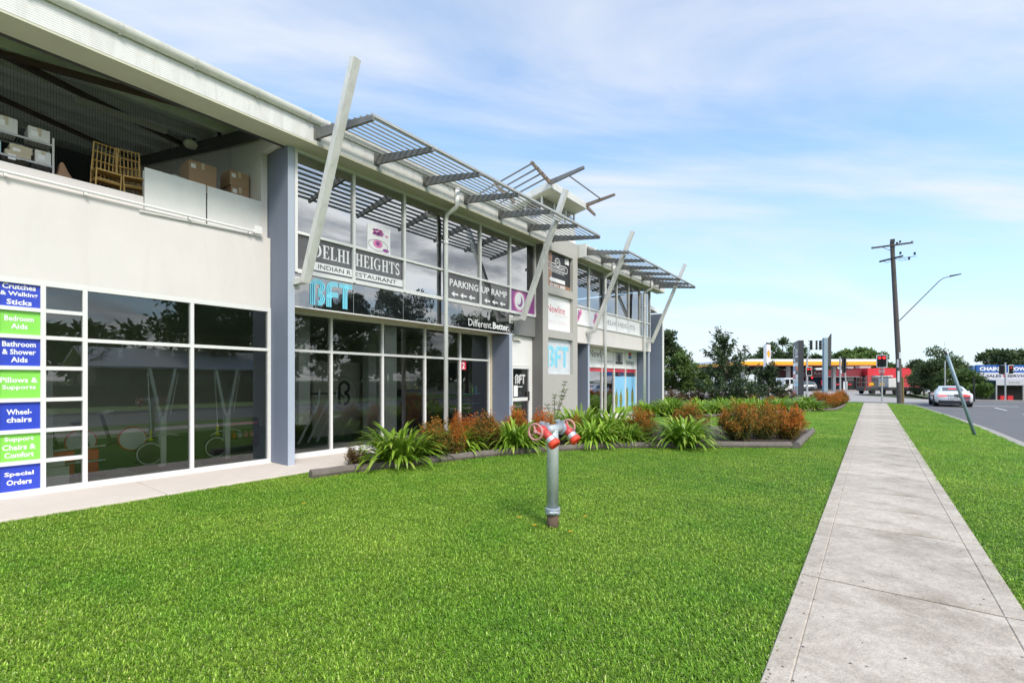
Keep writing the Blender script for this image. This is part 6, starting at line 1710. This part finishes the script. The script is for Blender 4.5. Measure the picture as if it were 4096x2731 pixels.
def car(label, loc, rz, paint, name="parked_car", kind="car", group=None, sporty=True):
    t = thing(name, label, kind, loc, rz, group); hw = .965
    if sporty:
        st_ = [(0.0,.42,.80,.86,.80,.66),(.06,.30,.86,.92,.88,.70),(.22,.24,.92,.985,.95,.74),(.55,.22,.95,1.06,hw,.70),(1.0,.22,.955,1.21,hw,.64),(1.6,.22,.95,1.37,.955,.61),(2.2,.22,.94,1.415,.95,.60),(2.8,.22,.935,1.38,.95,.60),(3.4,.22,.92,1.14,.95,.66),(3.75,.22,.90,.96,.955,.72),(4.4,.24,.78,.84,.95,.68),(4.85,.28,.66,.72,.86,.6),(5.02,.34,.55,.6,.7,.5)]
    else:
        st_ = [(0,.5,.9,1.0,.8,.7),(.1,.4,1.0,1.25,.9,.66),(.4,.35,1.02,1.6,.93,.66),(1.2,.35,1.02,1.7,.93,.66),(2.4,.35,1.02,1.68,.93,.66),(3.1,.35,1.0,1.3,.93,.68),(3.4,.35,.98,1.05,.93,.72),(4.2,.38,.92,.98,.9,.7),(4.55,.45,.75,.8,.8,.6)]
    car_body(t, paint, st_, "car_glass", 5, hw)
    def on(y):
        for a, b in zip(st_[:-1], st_[1:]):
            if a[0] <= y <= b[0]:
                f = (y-a[0])/(b[0]-a[0]); return [a[k]+(b[k]-a[k])*f for k in range(6)]
    # rear window follows the sloping tail
    ys_ = (.62,.8,1.0,1.2,1.4) if sporty else (.11,.2,.3)
    m = MB()
    for y in ys_:
        s = on(y); m.v += [(-s[5]*.78,y-.012,s[3]+.006),(s[5]*.78,y-.012,s[3]+.006)]
    for i in range(len(ys_)-1): m.f.append((2*i,2*i+1,2*i+3,2*i+2))
    rw = m.build("rear_window", "car_glass", t, world=False, smooth=True)
    if sporty: bx(-.2,.2,.98,1.02,1.215,1.232).build("brake_lamp", "lamp_red", rw, world=False)
    for s_ in (-1,1):
        m = MB(); yy_ = [.95,1.3,1.7,2.2,2.7,3.1,3.35] if sporty else [.4,1,1.8,2.4,2.9]
        for y in yy_:
            s = on(y); za, zb = s[2]+.015, s[3]-.07
            xa = s_*(s[4]*.90+.008); xb = s_*(s[5]+.012+(s[4]*.9-s[5])*.06)
            m.v += [(xa,y,za),(xb,y,zb)]
        for i in range(len(yy_)-1): m.f.append((2*i,2*i+2,2*i+3,2*i+1))
        m.build("side_window", "car_glass", t, world=False, smooth=True)
        for y in ((.95,3.95) if sporty else (.85,3.6)): wheel(t, s_*.84, y, .36, .29)
        m = MB(); m.box(s_*.98 if s_ > 0 else s_*1.14, s_*1.14 if s_ > 0 else s_*.98, 3.18,3.3,.93,1.05); m.build("mirror", paint, t, world=False, bevel=.03)
        if sporty:
            m = MB(); m.box(s_*.36 if s_ > 0 else s_*.80, s_*.80 if s_ > 0 else s_*.36, -.014,.12,.735,.80); m.build("tail_light", "lamp_red", t, world=False)
            m = MB(); m.lathe([(.0,0),(.05,0),(.05,.1)], (s_*.55,.06,.33), 12, axis=(0,1,0)); m.build("exhaust", "rim", t, world=False)
    if sporty:
        bx(-.36,.36,-.012,.1,.742,.792).build("light_bar", "car_dark", t, world=False)
        bp = bx(-.26,.26,-.014,.1,.52,.635).build("number_plate", "print_white", t, world=False); m = MB(); m.box(-.275,.275,-.010,.09,.505,.65); m.build("plate_frame", "car_dark", t, world=False)
        m = MB()
        for k in range(6): m.box(-.2+.07*k,-.16+.07*k,-.0165,-.0145,.55,.605)
        m.build("plate_lettering", "print_dark", bp, world=False)
        m = MB(); m.box(-.78,.78,-.004,.3,.20,.46); m.build("rear_diffuser", "car_dark", t, world=False, bevel=.03)
        m = MB()
        for k in range(7): m.box(-.24+.07*k,-.20+.07*k,-.015,-.0125,.758,.776)
        m.build("lettering", "print_grey", t, world=False)
    return t
car("white sports sedan seen from behind with red tail lights on the road", (4.38,43.2,ZR), 0, "car_white")
car("dark grey hatchback parked before the red shop", far(51.0,80,-.11), TH+math.radians(80), "car_grey", sporty=False)
tr = thing("parked_truck", "white cab truck parked left of the grey pylon sign", "truck", far(36.4,63,-.11), TH)
m = MB(); m.prism([(-.9,-1,.5),(1.1,-1,.5),(1.1,-1,1.25),(.85,-1,2.0),(.6,-1,2.12),(-.9,-1,2.12)], (0,2,0)); m.build("cab", "car_white", tr, world=False, bevel=.05)
for a, b in ((-.1,.75),(-.75,-.25)): m = MB(); m.prism([(a,-1.01,1.35),(b+.12 if a > -.2 else b,-1.01,1.35),(b,-1.01,1.92),(a,-1.01,1.92)], (0,-.01,0)); m.build("side_window", "car_glass", tr, world=False)
MB().box(-4.2,-1.0,-.95,.95,.8,1.15).build("tray", "car_white", tr, world=False)
for x in (.3,-3.2):
    for s_ in (-1,1): wheel(tr, x, s_*.85, .38, .25, (0,1,0))
rl = thing("guard_rail", "white guard rail left of the parked truck", "guard rail", far(14.5,48,-.1), TH)
for z in (.85,1.1): MB().box(-2.5,2.6,0,.05,z-.05,z+.05).build("rail", "station_white", rl, world=False)
for x in (-2.3,0,2.3): MB().box(x-.05,x+.05,.06,.14,0,1.15).build("post", "galv", rl, world=False)

# ------------------------------------------------------------------ blue shop across the road
bs_ = thing("mower_shop", "blue and white chainsaw and mower shop with an awning", "shop", far(56.0,58,-1.45), TH+math.radians(2))
MB().box(.55,24,.3,1.15,0,4.95).build("wall", "shop_side_blue", bs_, world=False)
MB().box(12.5,24,1.16,9,0,4.6).build("rear_wall", "shop_side_blue", bs_, world=False)
MB().box(.85,24,.18,.29,4.1,5.02).build("name_board", "shop_blue", bs_, world=False)
MB().box(.9,24,.16,.29,3.28,4.095).build("service_board", "awning_grey", bs_, world=False)
m = MB(); m.prism([(1.0,-2.0,2.55),(24,-2.0,2.55),(24,-2.0,3.2),(1.0,-2.0,3.2)], (0,.05,0)); aw = m.build("awning", "awning_grey", bs_, world=False)
m = MB(); m.prism([(.95,-1.94,3.16),(.95,.15,3.26),(.95,.15,3.22),(.95,-1.94,3.12)], (23,0,0)); m.build("awning_roof", "awning_grey", bs_, world=False)
lettering(bs_, "CHAINS", (0,.18,0), 1.25, 4.1, 4.32, 4.78, "print_white", r=(1,0,0), off=.01, world=False); lettering(bs_, "MOWERS", (0,.18,0), 5.0, 8.4, 4.32, 4.78, "print_white", r=(1,0,0), off=.01, world=False)
lettering(bs_, "SALES", (0,.16,0), 2.1, 4.0, 3.5, 3.84, "print_dark", r=(1,0,0), off=.01, world=False); lettering(bs_, "SERVICE", (0,.16,0), 4.75, 7.6, 3.5, 3.84, "print_dark", r=(1,0,0), off=.01, world=False)
shape(bs_, (0,.16,0), [ell(4.38,3.68,.2,.15,12)], "print_red", r=(1,0,0), off=.012, world=False)
lettering(bs_, "SALES", (0,-2.0,0), 2.5, 3.9, 2.75, 3.0, "print_grey", r=(1,0,0), off=.01, world=False, name="awning_lettering"); lettering(bs_, "SERVICE", (0,-2.0,0), 4.6, 6.8, 2.75, 3.0, "print_grey", r=(1,0,0), off=.01, world=False, name="awning_lettering")
MB().box(.9,24,.2,.29,.1,2.54).build("shopfront", "station_dark", bs_, world=False)
for x in (1.1,4.4,7.6,11): MB().box(x-.06,x+.06,-1.95,-1.85,0,2.54).build("awning_post", "galv", bs_, world=False)
for x in (2.4,3.3): MB().box(x,x+.7,-1.2,-.6,.3,1.3).build("red_display", "station_red", bs_, world=False)
m = MB(); m.box(0,1.6,0,.8,0,4.9); o = solid("green_building", "plain green building left of the blue shop", "building", "shop_green", m); o.location = far(65.0,68,-1.4); o.rotation_euler = (0,0,TH)
